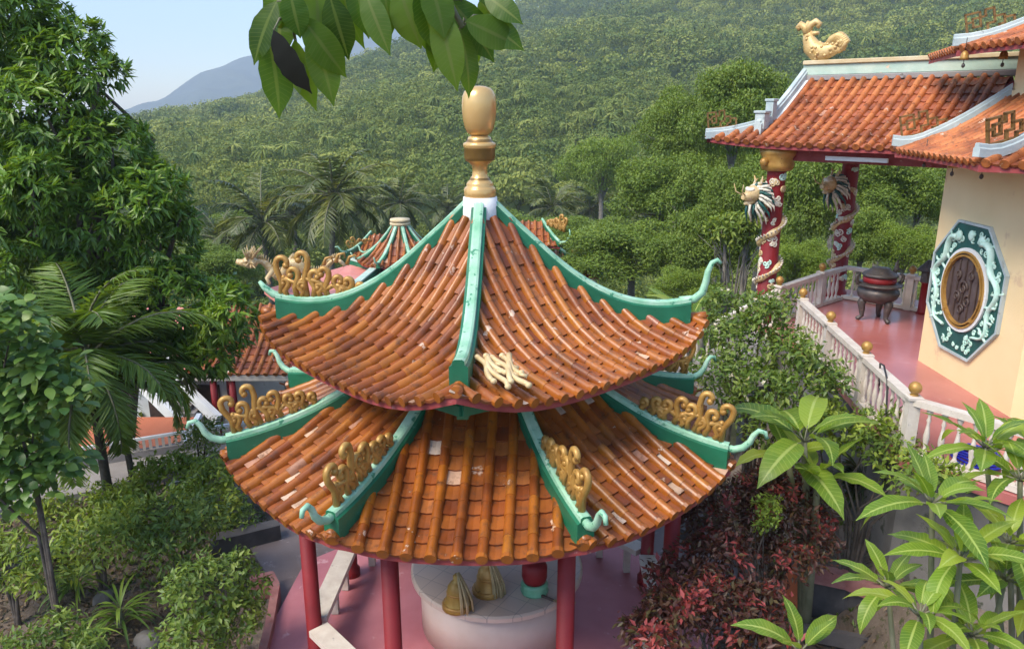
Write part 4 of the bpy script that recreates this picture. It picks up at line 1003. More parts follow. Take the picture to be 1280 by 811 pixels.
mb=MB(); mb.tube([(.1,.5,.03),(.02,.5,.5),(-.05,.4,.80),(-.10,.2,.84),(-.13,.0,.70),(-.14,-.1,.3),(-.1,-.25,-.1),(-.15,-.3,-.6)],.012,6); mb.build('cable_loop',M['black'],ca)

# ------------------------------------------------------------------ trees and plants
def Tz(x,y): return float(T(x,y))
def depth(p): return p[1]*cP-(p[2]-6.3)*sP
def lumps_px(L):
    out=[]
    for x,y,r,Y,*q in L:
        p=atY(x,y,Y); rr=r/FPX*depth(p); f=q[0] if q else .85
        out.append((p[0],p[1],p[2],rr,rr,rr*f))
    return out
# mango tree
ML=lumps_px([(10,20,75,13.6),(-90,60,130,14),(-60,230,150,14),(85,75,52,13.2),(125,95,34,13.0),(60,150,85,13),(140,185,52,13),(190,240,48,12.8),(120,270,95,13.2),(20,270,90,12.6),(200,305,50,13),(285,400,42,12.6),(262,440,36,12.5),(215,380,60,12.8),(130,400,80,13.3),(283,365,26,12.8),(205,440,35,12.6),(-80,400,120,14),(225,275,22,12.8),(40,235,42,11.9)])
_r=np.random.default_rng(3); ML=[q for l in ML for q in ([(*l[:3],l[3]*.86,l[4]*.86,l[5]*.86)]+[(l[0]+d[0]*l[3]*.8,l[1]+d[1]*l[3]*.8,l[2]+d[2]*l[3]*.75,l[3]*.38,l[3]*.38,l[3]*.32) for d in nrm(_r.normal(size=(3,3)))])]
mt=thing('mango_tree','huge dark green mango tree with drooping leaf clusters filling the left of the view','tree',(-7.3,13.4,Tz(-7.3,13.4)))
o3=np.array(mt.location)
mb=MB(); mb.tube([(0,0,-.2),(.05,0,.6),(-.1,.1,1.2)],[.32,.26,.24],10); limbs(mb,(-.1,.1,1.1),[np.array(l[:3])-o3 for l in ML[::4]],.15); mb.build('trunk',M['bark'],mt)
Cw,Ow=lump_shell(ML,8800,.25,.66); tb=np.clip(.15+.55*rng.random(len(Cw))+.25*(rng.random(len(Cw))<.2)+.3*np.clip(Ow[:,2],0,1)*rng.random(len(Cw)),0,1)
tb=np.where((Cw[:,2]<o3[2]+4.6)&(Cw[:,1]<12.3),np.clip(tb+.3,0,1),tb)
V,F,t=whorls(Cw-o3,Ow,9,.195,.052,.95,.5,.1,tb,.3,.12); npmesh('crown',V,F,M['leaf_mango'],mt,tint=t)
# feather palms
def frond_set(mb,nf,L,e0,e1,droop,nl,ll,lw,hang,rs,base=(0,0,0),tw=.9):
    parts=[]; r_=np.random.default_rng(rs)
    for i in range(nf):
        a=i*2.399+r_.normal()*.2; e=e0+(e1-e0)*((i+.5)/nf)+r_.normal()*.08; l=L*(.8+.3*r_.random())
        h=np.array((math.cos(a),math.sin(a),0)); P=[];p=np.array(base,float); n=14; ang=e
        for j in range(n+1):
            P.append(p.copy()); p=p+(h*math.cos(ang)+np.array((0,0,math.sin(ang))))*l/n; ang-=droop/n*(.4+1.2*j/n)
        P=np.array(P); mb.tube(P[::2],list(np.linspace(.03,.006,len(P[::2]))*L/1.9),4,0)
        s=np.array((-h[1],h[0],0)); tt=np.linspace(.14,.99,nl); idx=tt*n; i0=np.minimum(idx.astype(int),n-1); fr=(idx-i0)[:,None]
        B=P[i0]*(1-fr)+P[i0+1]*fr; Tg=nrm(P[i0+1]-P[i0]); up=np.cross(s,Tg); up=np.where(up[:,2:]<0,-up,up)
        for sg in (-1,1):
            D=s*sg*tw+Tg*.75+up*.25+np.array((0,0,-hang))*(.4+.8*r_.random((nl,1)))+r_.normal(size=(nl,3))*.08
            lv=ll*(np.sin(PI*np.clip(tt*.9+.08,0,1))**.6)*(.85+.3*r_.random(nl))
            parts.append(kites(B,D,up+r_.normal(size=(nl,3))*.2,lv,lw,.1,.16,np.clip(r_.random()*.6+r_.random(nl)*.35,0,1),.3))
    return cat(parts)
pp=np.array((-6.55,11.25,0)); gz=Tz(pp[0],pp[1]); pt_=atY(104,425,11.0)
pm=thing('feather_palm','feathery dark green palm with arching fronds in front of the mango tree','palm',(pp[0],pp[1],gz))
mb=MB(); o3=np.array((pp[0],pp[1],gz)); mb.tube([(0,0,-.1),(0,0,.8),(pt_-o3)*np.array((.5,.5,.6)),pt_-o3-(0,0,.25)],[.10,.075,.07,.06],9); mb.tube([(.38,.15,-.1),(.36,.1,1.1),(.22,.0,2.4)],[.06,.05,.045],8); mb.build('trunk',M['bark'],pm)
mb=MB(); V,F,t=frond_set(mb,26,2.0,1.42,-.5,1.75,62,.55,.045,.55,11,pt_-o3-(0,0,.3)); V2,F2,t2=frond_set(mb,6,1.5,.9,-.9,1.5,40,.42,.045,.5,13,np.array((.22,0,2.35)))
npmesh('fronds',*cat([(V,F,t),(V2,F2,t2)])[:2],M['leaf_palm'],pm,tint=np.concatenate([t,t2])); mb.build('frond_ribs',M['stem'],pm)
# coconut palms beyond the pavilion
protos=[]
for k in range(3):
    mb=MB(); V,F,t=frond_set(mb,22,3.5,1.35,-.75,1.5,30,.85,.10,.55,20+k); 
    f=npmesh('fronds',V,F,M['leaf_coco'],None,tint=t); r=mb.build('frond_ribs',M['stem'],None); protos.append((f.data,r.data)); bpy.data.objects.remove(f); bpy.data.objects.remove(r)
CP=[(417,246,40,1.15,'tall coconut palm with drooping fronds just left of the pavilion ridge, largest of the palms'),(328,278,42,1.1,'coconut palm with a pale spiky crown above the golden dragon on the far roof'),(500,255,58,1.0,'coconut palm rising behind the small rear pavilion'),(455,262,66,1.0,'coconut palm half hidden behind the tallest coconut palm'),(275,300,48,.95,'coconut palm close to the right edge of the mango tree'),(690,262,58,1.0,'coconut palm showing just right of the pavilion finial base'),(738,262,66,1.0,'coconut palm in the valley farther right of the finial'),(560,262,72,.95,'coconut palm close to the left of the finial base'),(668,240,85,1.0,'small distant coconut palm up the slope right of the finial'),(365,268,60,1.0,'coconut palm between the two nearest palms, farther back'),(800,268,70,.9,'coconut palm beside the dark trees right of the pavilion ridge')]
for i,(x,y,Y,s,lab) in enumerate(CP):
    p=atY(x,y,Y); gz=Tz(p[0],p[1]); t=thing('coconut_palm',lab,'palm',(p[0],p[1],gz),0,'coconut palms in the valley')
    h=p[2]-gz; mb=MB(); mb.tube([(rng.normal()*.3,0,-.3),(rng.normal()*.2,.0,h*.5),(0,0,h)],[.22,.16,.13],8); mb.build('trunk',M['palebark'],t)
    for nm,me in zip(('fronds','frond_ribs'),protos[i%3]):
        o=bpy.data.objects.new(nm,me); link(o,t); o.location=(0,0,h); o.scale=(s,)*3; o.rotation_euler=(0,0,i*1.7)
# broadleaf trees behind the terrace
def tree_crown(seed,nl,nw,leaf,mat,k=4,lw=.5):
    r_=np.random.default_rng(seed); L=[(0,0,.0,.5,.5,.5)]
    for i in range(nl):
        d=nrm(r_.normal(size=3)); d[2]=abs(d[2])*1.0-.3; r=.16+.20*r_.random(); L.append((*(d*np.array((.80,.80,.82))*(.70+.62*r_.random())),r*.95,r*.95,r*.6))
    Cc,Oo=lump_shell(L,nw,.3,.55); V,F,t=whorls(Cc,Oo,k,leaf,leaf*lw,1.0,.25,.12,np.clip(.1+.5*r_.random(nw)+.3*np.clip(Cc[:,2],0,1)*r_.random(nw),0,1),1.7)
    o=npmesh('crown',V,F,mat,None,tint=t,smooth=False); me=o.data; bpy.data.objects.remove(o); return me,L
TC=[tree_crown(40+k,30,6500,.058,M['leaf_mid'],4) for k in range(4)]+[tree_crown(50+k,26,5200,.07,M['leaf_lime'],4,.35) for k in range(2)]
TR=[(918,150,62,82,31,0,'tall loose green tree whose top reaches above the slope left of the porch roof'),
(848,165,48,62,34,1,'green tree left of the tallest tree, its crown against the hillside'),
(835,245,66,62,29,2,'wide green tree right of the pavilion roof, above the dark tree'),
(790,318,74,48,26,3,'low dark green tree just above the right ridge of the pavilion'),
(880,312,58,62,24,0,'dark green tree behind the right ridge curl of the pavilion'),
(935,255,52,68,23,1,'green tree directly left of the nearer dragon column'),
(1002,255,58,88,27,2,'tall green tree filling the gap between the two dragon columns'),
(990,330,48,40,21,5,'bright low tree between the dragon columns, just above the balustrade'),
(1105,240,62,62,25,3,'dark green tree between the farther dragon column and the cream wall'),
(1130,315,42,42,21,4,'yellow-green feathery tree beside the cream wall, above the stone lantern'),
(1078,300,42,50,22,0,'mid green tree right behind the farther dragon column'),
(742,300,54,36,36,2,'low green tree at the middle distance right of the finial'),
(752,215,46,52,62,4,'pale green round tree in the valley right of the finial'),
(690,300,50,34,40,1,'low green tree partly behind the pavilion right ridge near its top'),
(955,190,46,52,36,3,'green tree between the tallest tree and the porch'),
(1050,175,50,50,40,1,'green tree showing right under the porch eave'),
(265,335,50,36,30,1,'low green tree between the mango tree and the golden dragon'),
(300,290,36,34,52,2,'round green tree below the left palms'),
(1150,240,40,60,27,2,'dark tree touching the left edge of the cream wall'),
(900,215,44,46,40,4,'pale green tree in the gap left of the nearer dragon head'),
(860,360,40,34,19,5,'light green bush-like tree close behind the pavilion right curl'),
(620,290,60,34,44,0,'low tree hidden mostly behind the finial base')]
for i,(x,y,rw_,rh,Y,k,lab) in enumerate(TR):
    p=atY(x,y,Y); gz=Tz(p[0],p[1]); dp=depth(p); t=thing('broadleaf_tree',lab,'tree',(p[0],p[1],gz),0,'broadleaf trees behind the pavilion and terrace')
    h=p[2]-gz; sx=rw_/FPX*dp*1.05; sz=rh/FPX*dp*1.05; me,L=TC[k]
    mb=MB(); mb.tube([(0,0,-.4),(.1,0,max(.3,h*.35)),(0,0,max(.6,h-sz*.5))],[.06*sx+.07,.05*sx+.05,.04*sx+.03],8)
    rot=i*1.3; c_,s_=math.cos(rot),math.sin(rot)
    limbs(mb,(0,0,max(.4,h-sz*.7)),[((l[0]*c_-l[1]*s_)*sx,(l[0]*s_+l[1]*c_)*sx,h+l[2]*sz) for l in L[1:9]],.04*sx)
    mb.build('trunk',M['palebark'],t)
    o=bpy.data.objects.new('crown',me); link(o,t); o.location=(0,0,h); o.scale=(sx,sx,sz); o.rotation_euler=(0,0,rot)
# bare pale stems visible behind the nearer dragon column
for x,lab in ((905,'slender bare trunk left of the nearer dragon column, leftmost of three'),(915,'slender bare trunk left of the nearer dragon column, middle one of three'),(926,'slender bare trunk left of the nearer dragon column, rightmost of three')):
    p=atY(x,350,19); gz=Tz(p[0],p[1]); t=thing('sapling',lab,'tree',(p[0],p[1],gz),0,'slender trunks left of the dragon column'); H=atY(x,285,19)[2]-gz
    mb=MB(); mb.tube([(0,0,-.3),(.05,0,H*.5),(.1*rng.normal(),0,H)],[.07,.06,.03],7); limbs(mb,(.05,0,H*.6),[(rng.normal()*.4,rng.normal()*.3,H*(.9+.2*rng.random())) for _ in range(5)],.03); mb.build('trunk',M['palebark'],t)
    Cc,Oo=lump_shell([(0,0,H,.5,.5,.35)],160,.2,.5); V,F,tt=whorls(Cc,Oo,4,.16,.06); npmesh('crown',V,F,M['leaf_mid'],t,tint=tt)
# shrubs
def loosen(lum,r_):
    out=[]
    for l in lum:
        out.append((*l[:3],l[3]*.8,l[4]*.8,l[5]*.8))
        for i in range(3):
            d=nrm(r_.normal(size=3)); d[2]=d[2]*.8+.2; q=.35+.25*r_.random(); out.append((*(np.array(l[:3])+d*l[3]*(.62+.35*r_.random())),l[3]*q,l[3]*q,l[3]*q*.8))
    return out
def shrub(name,label,cat_,px,nw,k,L,W,mat,group=None,droop=.2,spread=1.0,flowers=0,tb=None,base=None,stem='bark',inner=.40,up=.35,nst=99,rounded=False):
    lum=np.array(lumps_px(px)); c=lum[:,:3].mean(0) if base is None else np.array((base[0],base[1],0)); gz=Tz(c[0],c[1]); o3=np.array((c[0],c[1],gz))
    t=thing(name,label,cat_,o3,0,group); l0=[(*(l[:3]-o3),*l[3:]) for l in lum]; ll=loosen(l0,np.random.default_rng(int(abs(px[0][0])*7+px[0][1])))
    mb=MB(); limbs(mb,(0,0,-.1),[l[:3] for l in l0[:nst]],.035); mb.build('stems',M[stem],t)
    Cc,Oo=lump_shell(ll,nw,up,inner); V,F,tt=whorls(Cc,Oo,k,L,W,spread,droop,.12,tb(Cc,Oo) if tb else None,.95)
    if rounded:
        C2=np.repeat(Cc,k,0)+rng.normal(size=(nw*k,3))*L*.5; O2=nrm(np.repeat(Oo,k,0)+rng.normal(size=(nw*k,3))*.7); O2[:,2]=O2[:,2]*.4-.1; V,F,tt,_m=blades(C2,O2,np.tile((0,-.25,1.0),(nw*k,1))+rng.normal(size=(nw*k,3))*.3,L*(.7+.5*rng.random(nw*k)),W,.7,5,.12,np.clip(np.repeat(rng.random(nw),k)*.6+.4*rng.random(nw*k),0,1),.95)
    npmesh('foliage',V,F,M[mat],t,tint=tt)
    if flowers:
        Cc,Oo=lump_shell(ll,flowers,.6,1.0); V,F,tt=whorls(Cc,Oo,5,.05,.035,1.0,.0); npmesh('blossoms',V,F,M['flower'],t,tint=tt)
    return t
shrub('round_leaf_tree','young tree with rounded leaves at the left edge in front of the palm','tree',[(15,410,42,8),(45,500,48,8),(5,545,52,8.1),(78,490,26,7.9),(55,450,26,7.9),(-40,470,60,8.2),(20,590,34,8),(60,585,26,8),(-10,620,30,8)],780,3,.165,.105,'leaf_round',None,.25,1.0,nst=3,rounded=True)
GS=[('bright green leafy shrub beside the red planter kerb, nearest of the garden shrubs',[(265,735,52,7.6),(250,790,48,7.4),(300,775,34,7.5),(290,715,30,7.8),(235,730,30,7.7)],620,5,.085,.036,'leaf_shrub'),
('mid green shrub rising behind the nearest bright shrub',[(215,665,44,9.2),(255,655,34,9.3),(175,660,34,9.4),(230,630,30,9.6)],360,5,.11,.045,'leaf_shrub'),
('lime green shrub against the grey concrete path',[(205,598,32,11.2),(175,612,26,11),(235,592,26,11.4),(150,640,30,10.6)],480,5,.11,.045,'leaf_lime'),
('thin twiggy shrub under the left corner of the lower roof',[(248,565,30,12.2),(262,540,22,12.4),(235,545,20,12.4)],260,4,.10,.035,'leaf_shrub'),
('dark shrub between the lime shrub and the pavilion',[(262,600,30,11),(280,622,24,10.8),(245,625,24,10.8)],330,4,.11,.05,'leaf_mid'),
('dark spreading shrub in the middle of the garden bed',[(130,680,40,9.2),(90,690,30,9),(150,665,34,8.9),(110,655,30,9.8)],300,5,.12,.04,'leaf_mid'),
('low dark shrub at the far left of the garden bed',[(10,705,34,8.6),(-20,690,40,8.8),(35,725,20,8.4)],240,5,.12,.04,'leaf_mid'),
('low bush under the palm trunks',[(75,640,26,10.8),(40,640,24,10.8),(130,618,24,11.2)],260,4,.11,.04,'leaf_mid'),
('small yellow-green plant at the bottom left corner of the view',[(60,812,34,7.2),(20,818,30,7.2),(110,815,24,7.2)],200,5,.10,.035,'leaf_shrub'),
('small bush with fine leaves beside the grey concrete kerb',[(300,655,24,10.6),(282,648,18,10.8)],200,4,.07,.03,'leaf_shrub')]
for lab,px,nw,k,L,W,mat in GS: shrub('garden_shrub',lab,'shrub',px,nw,k,L,W,mat,'shrubs in the garden left of the pavilion')
def spiky(name,label,p,nl,L,W,mat,bend=1.2,up=.9,group=None,cat_='plant'):
    gz=Tz(p[0],p[1]); t=thing(name,label,cat_,(p[0],p[1],gz),0,group)
    a=rng.random(nl)*2*PI; e=up*(.25+.75*rng.random(nl)); D=np.stack([np.cos(a)*np.cos(e),np.sin(a)*np.cos(e),np.sin(e)],1); N=np.stack([-np.cos(a)*np.sin(e),-np.sin(a)*np.sin(e),np.cos(e)],1)
    P=np.zeros((nl,3)); P[:,2]=(p[2]-gz)*(.3+.7*rng.random(nl)); P+=D*.02
    V,F,tt,_=blades(P,D,N,L*(.7+.5*rng.random(nl)),W,bend,5,.2,None,.8); npmesh('leaves',V,F,M[mat],t,tint=tt)
    mb=MB(); mb.tube([(0,0,-.05),(0,0,max(.1,p[2]-gz))],[.03,.02],6); mb.build('stalk',M['stem'],t); return t
for x,y,nl,lab in ((95,720,60,'grassy dark fern clump in the middle of the left garden bed'),(150,760,46,'fern clump beside the nearest bright shrub'),(60,690,50,'fern clump near the palm trunks'),(105,790,34,'small fern tuft on bare soil at the bottom left')):
    spiky('fern',lab,atZ(x,y,.12),nl,.55,.035,'leaf_palm',1.6,1.2,'ferns in the garden bed')
# right hand planting
redt=lambda Cc,Oo: np.clip(.05+.5*rng.random(len(Cc))+.62*((np.sin(Cc[:,0]*9+1)*np.sin(Cc[:,1]*8+Cc[:,2]*7)>.12)&(Oo[:,2]>-.1)&(rng.random(len(Cc))<.85)),0,1)
shrub('croton_bush','dark red croton bush right of the pavilion, the nearest and largest red bush','bush',[(850,745,48,6.6),(900,700,44,7.2),(830,795,46,6.2),(910,770,52,6.6),(880,650,34,7.9),(960,760,36,6.8),(800,790,26,6.2),(960,805,40,6.3)],1050,6,.085,.036,'leaf_red',tb=redt)
shrub('croton_bush','bright red topped croton bush in front of the spiky dracaena','bush',[(985,635,48,8.4),(1020,665,36,8.2),(955,600,26,8.8),(940,660,44,8.2),(985,700,34,7.8),(1000,610,24,8.7),(925,615,24,8.6)],820,6,.085,.036,'leaf_red',tb=redt)
shrub('yellow_shrub','small yellow-green shrub growing through the red crotons','shrub',[(958,632,15,7.9),(955,655,12,7.8),(962,645,12,7.8)],150,4,.05,.025,'leaf_lime')
shrub('flowering_bush','tall light green bush with small white flowers below the long balustrade','bush',[(930,425,46,10.6),(985,440,46,10.4),(905,470,40,10.4),(1010,480,42,10),(960,395,34,11),(890,410,24,11),(950,490,46,10),(1040,470,24,10),(900,375,20,11.4)],1300,5,.10,.042,'leaf_shrub',flowers=46)
shrub('hedge','dark green hedge at the foot of the terrace retaining wall','hedge',[(1050,540,34,9.2),(1090,530,30,9),(1020,520,30,9.6),(1115,560,26,8.6),(960,545,36,9.4),(1150,580,24,8.0),(1185,600,22,7.6),(1130,600,22,8.0),(1090,560,30,8.7)],700,5,.09,.04,'leaf_mid')
for x,y,z,lab,nl in ((1075,590,1.4,'bronze-green spiky dracaena clump beside the red crotons, left one of two',120),(1115,610,1.3,'bronze-green spiky dracaena clump under the retaining wall, right one of two',110)):
    spiky('dracaena',lab,atZ(x,y,z),nl,.55,.05,'leaf_drac',1.5,1.4,'dracaenas by the crotons')
def bigplant(name,label,base,tips,mat='leaf_big',L=.42,W=.128,cat_='plant',bend=(.3,1.6),emin=-.05,emax=1.25,nl=11,stemr=.022,wave=.12,petiole=.06):
    """woody stems ending in rosettes of big leaves; tips are (point, n, L)"""
    gz=Tz(base[0],base[1]); o3=np.array((base[0],base[1],gz)); t=thing(name,label,cat_,o3)
    mb=MB(); parts=[];mids=[]
    for tp,n_,l_ in tips:
        tp=np.array(tp)-o3; mb.tube([(0,0,-.1),tp*np.array((.35,.35,.5)),tp*np.array((.8,.8,.85)),tp],[stemr*1.5,stemr*1.1,stemr*.85,stemr*.7],8)
        n_=int(n_); i=np.arange(n_); a=i*2.399+rng.random()*6; e=emin+(emax-emin)*(i/n_)+rng.normal(size=n_)*.1
        D=np.stack([np.cos(a)*np.cos(e),np.sin(a)*np.cos(e),np.sin(e)],1); N=np.stack([-np.cos(a)*np.sin(e),-np.sin(a)*np.sin(e),np.cos(e)],1)+rng.normal(size=(n_,3))*.18
        P=tp+D*petiole; l=l_*(1.0-.35*(i/n_))*(.85+.3*rng.random(n_))
        for p,d in zip(P,D): mb.tube([tp,tp+d*petiole*1.3],[.009,.006],5)
        V,F,tt,md=blades(P,D,N,l,l*W/L,bend[0]+(bend[1]-bend[0])*rng.random(n_),9,.16,None,.82,wave); parts.append((V,F,tt)); mids.append(md)
    V,F,tt=cat(parts); npmesh('leaves',V,F,M[mat],t,tint=tt,mid=np.concatenate(mids)); mb.build('stems',M['stem'],t); return t
bigplant('banana_plant','bright broad-leaved banana plant between the flowering bush and the red crotons',(3.75,8.4,0),[(atY(1005,552,8.3),8,1.0),(atY(985,575,8.5),5,.8),(atY(1022,598,8.2),6,.7)],L=1.0,W=.36,emin=.35,emax=1.2,petiole=.16,stemr=.05)
bigplant('banana_plant','banana plant with pale leaves behind the far end of the garden, by the stair rail',(3.3,14.6,0),[((3.5,14.5,2.3),7,1.2)],L=1.0,W=.26,emin=.2,emax=1.1,petiole=.16,stemr=.05)
bigplant('frangipani','frangipani with large glossy leaves in the right foreground, the tallest of the three',(2.75,3.75,0),[(atY(1165,630,4.1),14,.44),(atY(1200,700,3.9),15,.42),(atY(1110,735,4.2),11,.38),(atY(1215,795,3.8),13,.40),(atY(1150,770,3.7),12,.38),(atY(1255,725,4.1),12,.38)])
bigplant('frangipani','frangipani with large glossy leaves at the right edge of the view under the balustrade',(3.9,4.6,0),[(atY(1232,560,4.6),12,.42),(atY(1275,600,4.4),12,.42),(atY(1262,680,4.2),11,.4),(atY(1290,560,4.8),9,.4),(atY(1290,745,4.2),8,.38)])
bigplant('frangipani','young frangipani with a few broad leaves at the bottom edge right of the crotons',(1.75,4.3,0),[(atY(1000,815,4.2),6,.42)],emin=.5,emax=1.2)
# leafy twigs hanging into the top of the view
def twig(label,leaves,stem,Y0):
    o3=stem[0]; t=thing('hanging_branch',label,'branch',o3)
    P=[];D=[];Ls=[];Ws=[];dead=[]
    mb=MB(); mb.tube([p-o3 for p in stem],list(np.linspace(.016,.008,len(stem))),7)
    for i,(bx,by,tx,ty,wd,dy,*q) in enumerate(leaves):
        b=atY(bx,by,Y0+dy); e=atY(tx,ty,Y0+dy+.05*math.sin(i*2.2)-.03); P.append(b);D.append(e-b);Ls.append(np.linalg.norm(e-b));Ws.append(wd/FPX*depth(b)); dead.append(bool(q))
        j=int(np.argmin([np.linalg.norm(s_-b) for s_ in stem])); mb.tube([stem[j]-o3,(stem[j]*.4+b*.6)-o3+np.array((0,0,.015)),b-o3],[.004,.003,.0025],5)
    mb.build('twig',M['stem'],t); P=np.array(P)-o3; D=np.array(D); Ls=np.array(Ls); Ws=np.array(Ws); dead=np.array(dead)
    N=np.tile(np.array((0,-1.0,.25)),(len(P),1))+rng.normal(size=(len(P),3))*np.array((.45,.1,.2))
    for m,nm,mat in ((~dead,'leaves','leaf_hang'),(dead,'withered_shaded_leaf','leaf_dead_shaded')):
        if m.sum():
            V,F,tt,md=blades(P[m],D[m],N[m],Ls[m]*1.06,Ws[m]*.88,.45,14,.10,None,.92,.06); npmesh(nm,V,F,M[mat],t,tint=tt,mid=md)
Y0=2.5
LL=[(346,2,309,74,42,0),(342,38,376,120,50,-.08,1),(335,45,358,137,52,.05),(368,50,387,137,34,.08),(378,22,429,94,46,-.03),(392,30,414,122,46,.04),(412,-6,434,72,44,.02),(362,-12,374,44,40,-.05),(455,-14,482,60,38,.0),(424,-25,444,62,34,.05),(478,-20,491,42,28,.03),(395,-20,400,60,44,.08),(350,-20,330,40,40,.06),(440,-30,462,40,40,.06),(352,10,345,66,44,.1),(402,0,404,84,46,.1),(372,60,366,112,38,.12),(430,-20,418,50,40,.1),(385,-10,362,44,44,.12),(466,-20,470,36,34,.1)]
twig('leafy twig hanging from above at the top left, with one withered leaf painted near black for shade',LL,[atY(400,-260,2.5),atY(405,-140,2.5),atY(390,-60,2.5),atY(372,-10,2.5),atY(362,18,2.5)],Y0)
RLv=[(498,-18,522,56,52,0),(540,-5,541,72,44,.05),(548,8,569,104,46,-.03),(575,36,597,117,42,.02),(582,26,646,54,44,0),(606,-6,648,22,34,.04),(560,-4,622,70,52,.07),(522,-14,550,58,46,-.04),(602,20,648,58,36,.06),(500,-40,498,26,40,.05),(588,-22,640,10,36,.08),(520,-40,530,40,46,.09),(556,-20,580,60,48,.1),(535,-30,560,40,50,-.05),(552,20,548,84,42,.12),(585,10,592,78,44,.12),(512,-20,506,44,40,.1),(600,0,632,40,40,.12),(570,50,578,96,34,.1)]
twig('leafy green twig hanging from above, its tip touching the golden finial bulb in view',RLv,[atY(500,-260,2.5),atY(520,-130,2.5),atY(545,-50,2.5),atY(560,0,2.5),atY(578,34,2.5)],Y0)
# ------------------------------------------------------------------ garden: path, beds, stones, litter
def slab(name,px,z,th,mat,kind='structure',label=None,cat_=None,zs=None):
    P=[atZ(x,y,z) for x,y in px]; mb=MB(); mb.prism([(p[0],p[1]) for p in P],z-th,z); o=mb.build(name,M[mat]); tag(o,label,cat_,None,kind if label is None else None); return o
slab('path',[(300,665),(360,650),(420,640),(420,830),(335,830),(345,735)],-.13,.3,'path')
slab('path',[(760,660),(860,640),(930,720),(880,830),(700,830)],-.13,.3,'path')
slab('road',[(-120,665),(20,632),(130,610),(260,570),(330,560),(330,535),(200,560),(30,585),(-120,605)],-.06,.3,'concrete')
def kerb(px,z,w_,h,mat,label,name='kerb'):
    P=[atZ(x,y,z) for x,y in px]; mb=MB()
    for a,b in zip(P[:-1],P[1:]): mb.beam(a-np.array((0,0,h/2)),b-np.array((0,0,h/2)),w_,h)
    for p in P[1:-1]: mb.lathe([(w_/2,-h),(w_/2,0.002)],p,10,smooth=False)
    tag(mb.build(name,M[mat]),label,'kerb')
kerb([(312,722),(338,716),(345,730),(336,780),(322,835)],.12,.10,.35,'redkerb','curved red brick kerb round the planter beside the pavilion')
kerb([(262,672),(300,664),(348,652)],.12,.22,.35,'darkwall','dark concrete kerb left of the pavilion below the roof corner')
kerb([(0,690),(40,680),(75,672)],.10,.14,.3,'darkwall','short dark kerb at the far left of the garden bed')
kerb([(1010,706),(1060,716),(1120,742)],.55,.16,.2,'redkerb','faded red kerb on the planter wall right of the crotons')
kerb([(1005,712),(1060,724),(1122,750)],.42,.12,.65,'darkwall','dark planter wall below the faded red kerb','planter_wall')
kerb([(880,640),(850,660)],.05,.15,.25,'darkwall','dark kerb right behind the pavilion')
kerb([(985,705),(1006,708)],.6,.2,.7,'orangewall','orange end block of the planter wall','planter_block')
kerb([(1225,745),(1300,752)],.5,.35,.15,'salmon','red paving edge at the right edge of the view')
kerb([(1005,780),(1080,795),(1160,800)],.05,.08,.2,'darkwall','thin dark kerb at the bottom right')
for i in range(26):
    x,y=random.choice(((random.uniform(20,230),random.uniform(735,811)),(random.uniform(285,335),random.uniform(640,660)),(random.uniform(1010,1150),random.uniform(760,811)),(random.uniform(20,120),random.uniform(660,740))))
    break
SL=[(130,745,.14,'pale stone beside a fern clump in the left bed'),(185,800,.17,'large dark stone beside the nearest bright shrub'),(150,775,.08,'small stone on bare soil between the ferns'),(75,800,.07,'little stone at the bottom left of the garden'),(120,805,.06,'pebble near the bottom edge of the left bed'),(230,646,.13,'rounded stone under the mid green shrub'),(325,690,.06,'small stone on the grey path'),(1040,770,.09,'grey stone on the soil under the frangipani')]
for x,y,r,lab in SL:
    p=atZ(x,y,-.15); me=MB(); me.ball((0,0,r*.3),r,0,10,(1.2,.9,.7)); o=me.build('stone',M['stone'],None,(p[0],p[1],Tz(p[0],p[1])))
    for v in o.data.vertices: v.co*=1+.18*math.sin(v.co.x*40+x)*math.cos(v.co.y*37+y)
    tag(o,lab,'stone'); o.rotation_euler=(0,0,x)
n=5200; px_=np.concatenate([rng.uniform(-60,420,n),rng.uniform(780,1280,n//2)]); py_=np.concatenate([rng.uniform(600,830,n),rng.uniform(620,830,n//2)])
PP=np.array([atZ(a,b,-.2) for a,b in zip(px_,py_)]); m=(np.hypot(PP[:,0]+.35,PP[:,1]-8.5)>3.0); PP=PP[m]; PP[:,2]=np.maximum(T(PP[:,0],PP[:,1]),-.2)+.015
a=rng.random(len(PP))*2*PI; V,F,t=kites(PP,np.stack([np.cos(a),np.sin(a),rng.normal(size=len(PP))*.25],1),np.tile((0,0,1.0),(len(PP),1))+rng.normal(size=(len(PP),3))*.3,.05+.09*rng.random(len(PP)),.035)
tag(npmesh('leaf_litter',V,F,M['litter'],tint=t),'fallen brown leaves strewn over the garden soil','leaf litter',kind='stuff')
n=900; px_=np.concatenate([rng.uniform(-60,330,n),rng.uniform(960,1280,n//2)]); py_=np.concatenate([rng.uniform(625,740,n),rng.uniform(640,800,n//2)])
PP=np.array([atZ(a,b,-.2) for a,b in zip(px_,py_)]); PP[:,2]=T(PP[:,0],PP[:,1]); O=np.tile((0,0,1.0),(len(PP),1)); V,F,t=whorls(PP,O,4,.10,.03,.7,-.3)
tag(npmesh('ground_cover',V,F,M['leaf_shrub'],tint=t),'low green weeds covering the garden beds','ground cover',kind='stuff')
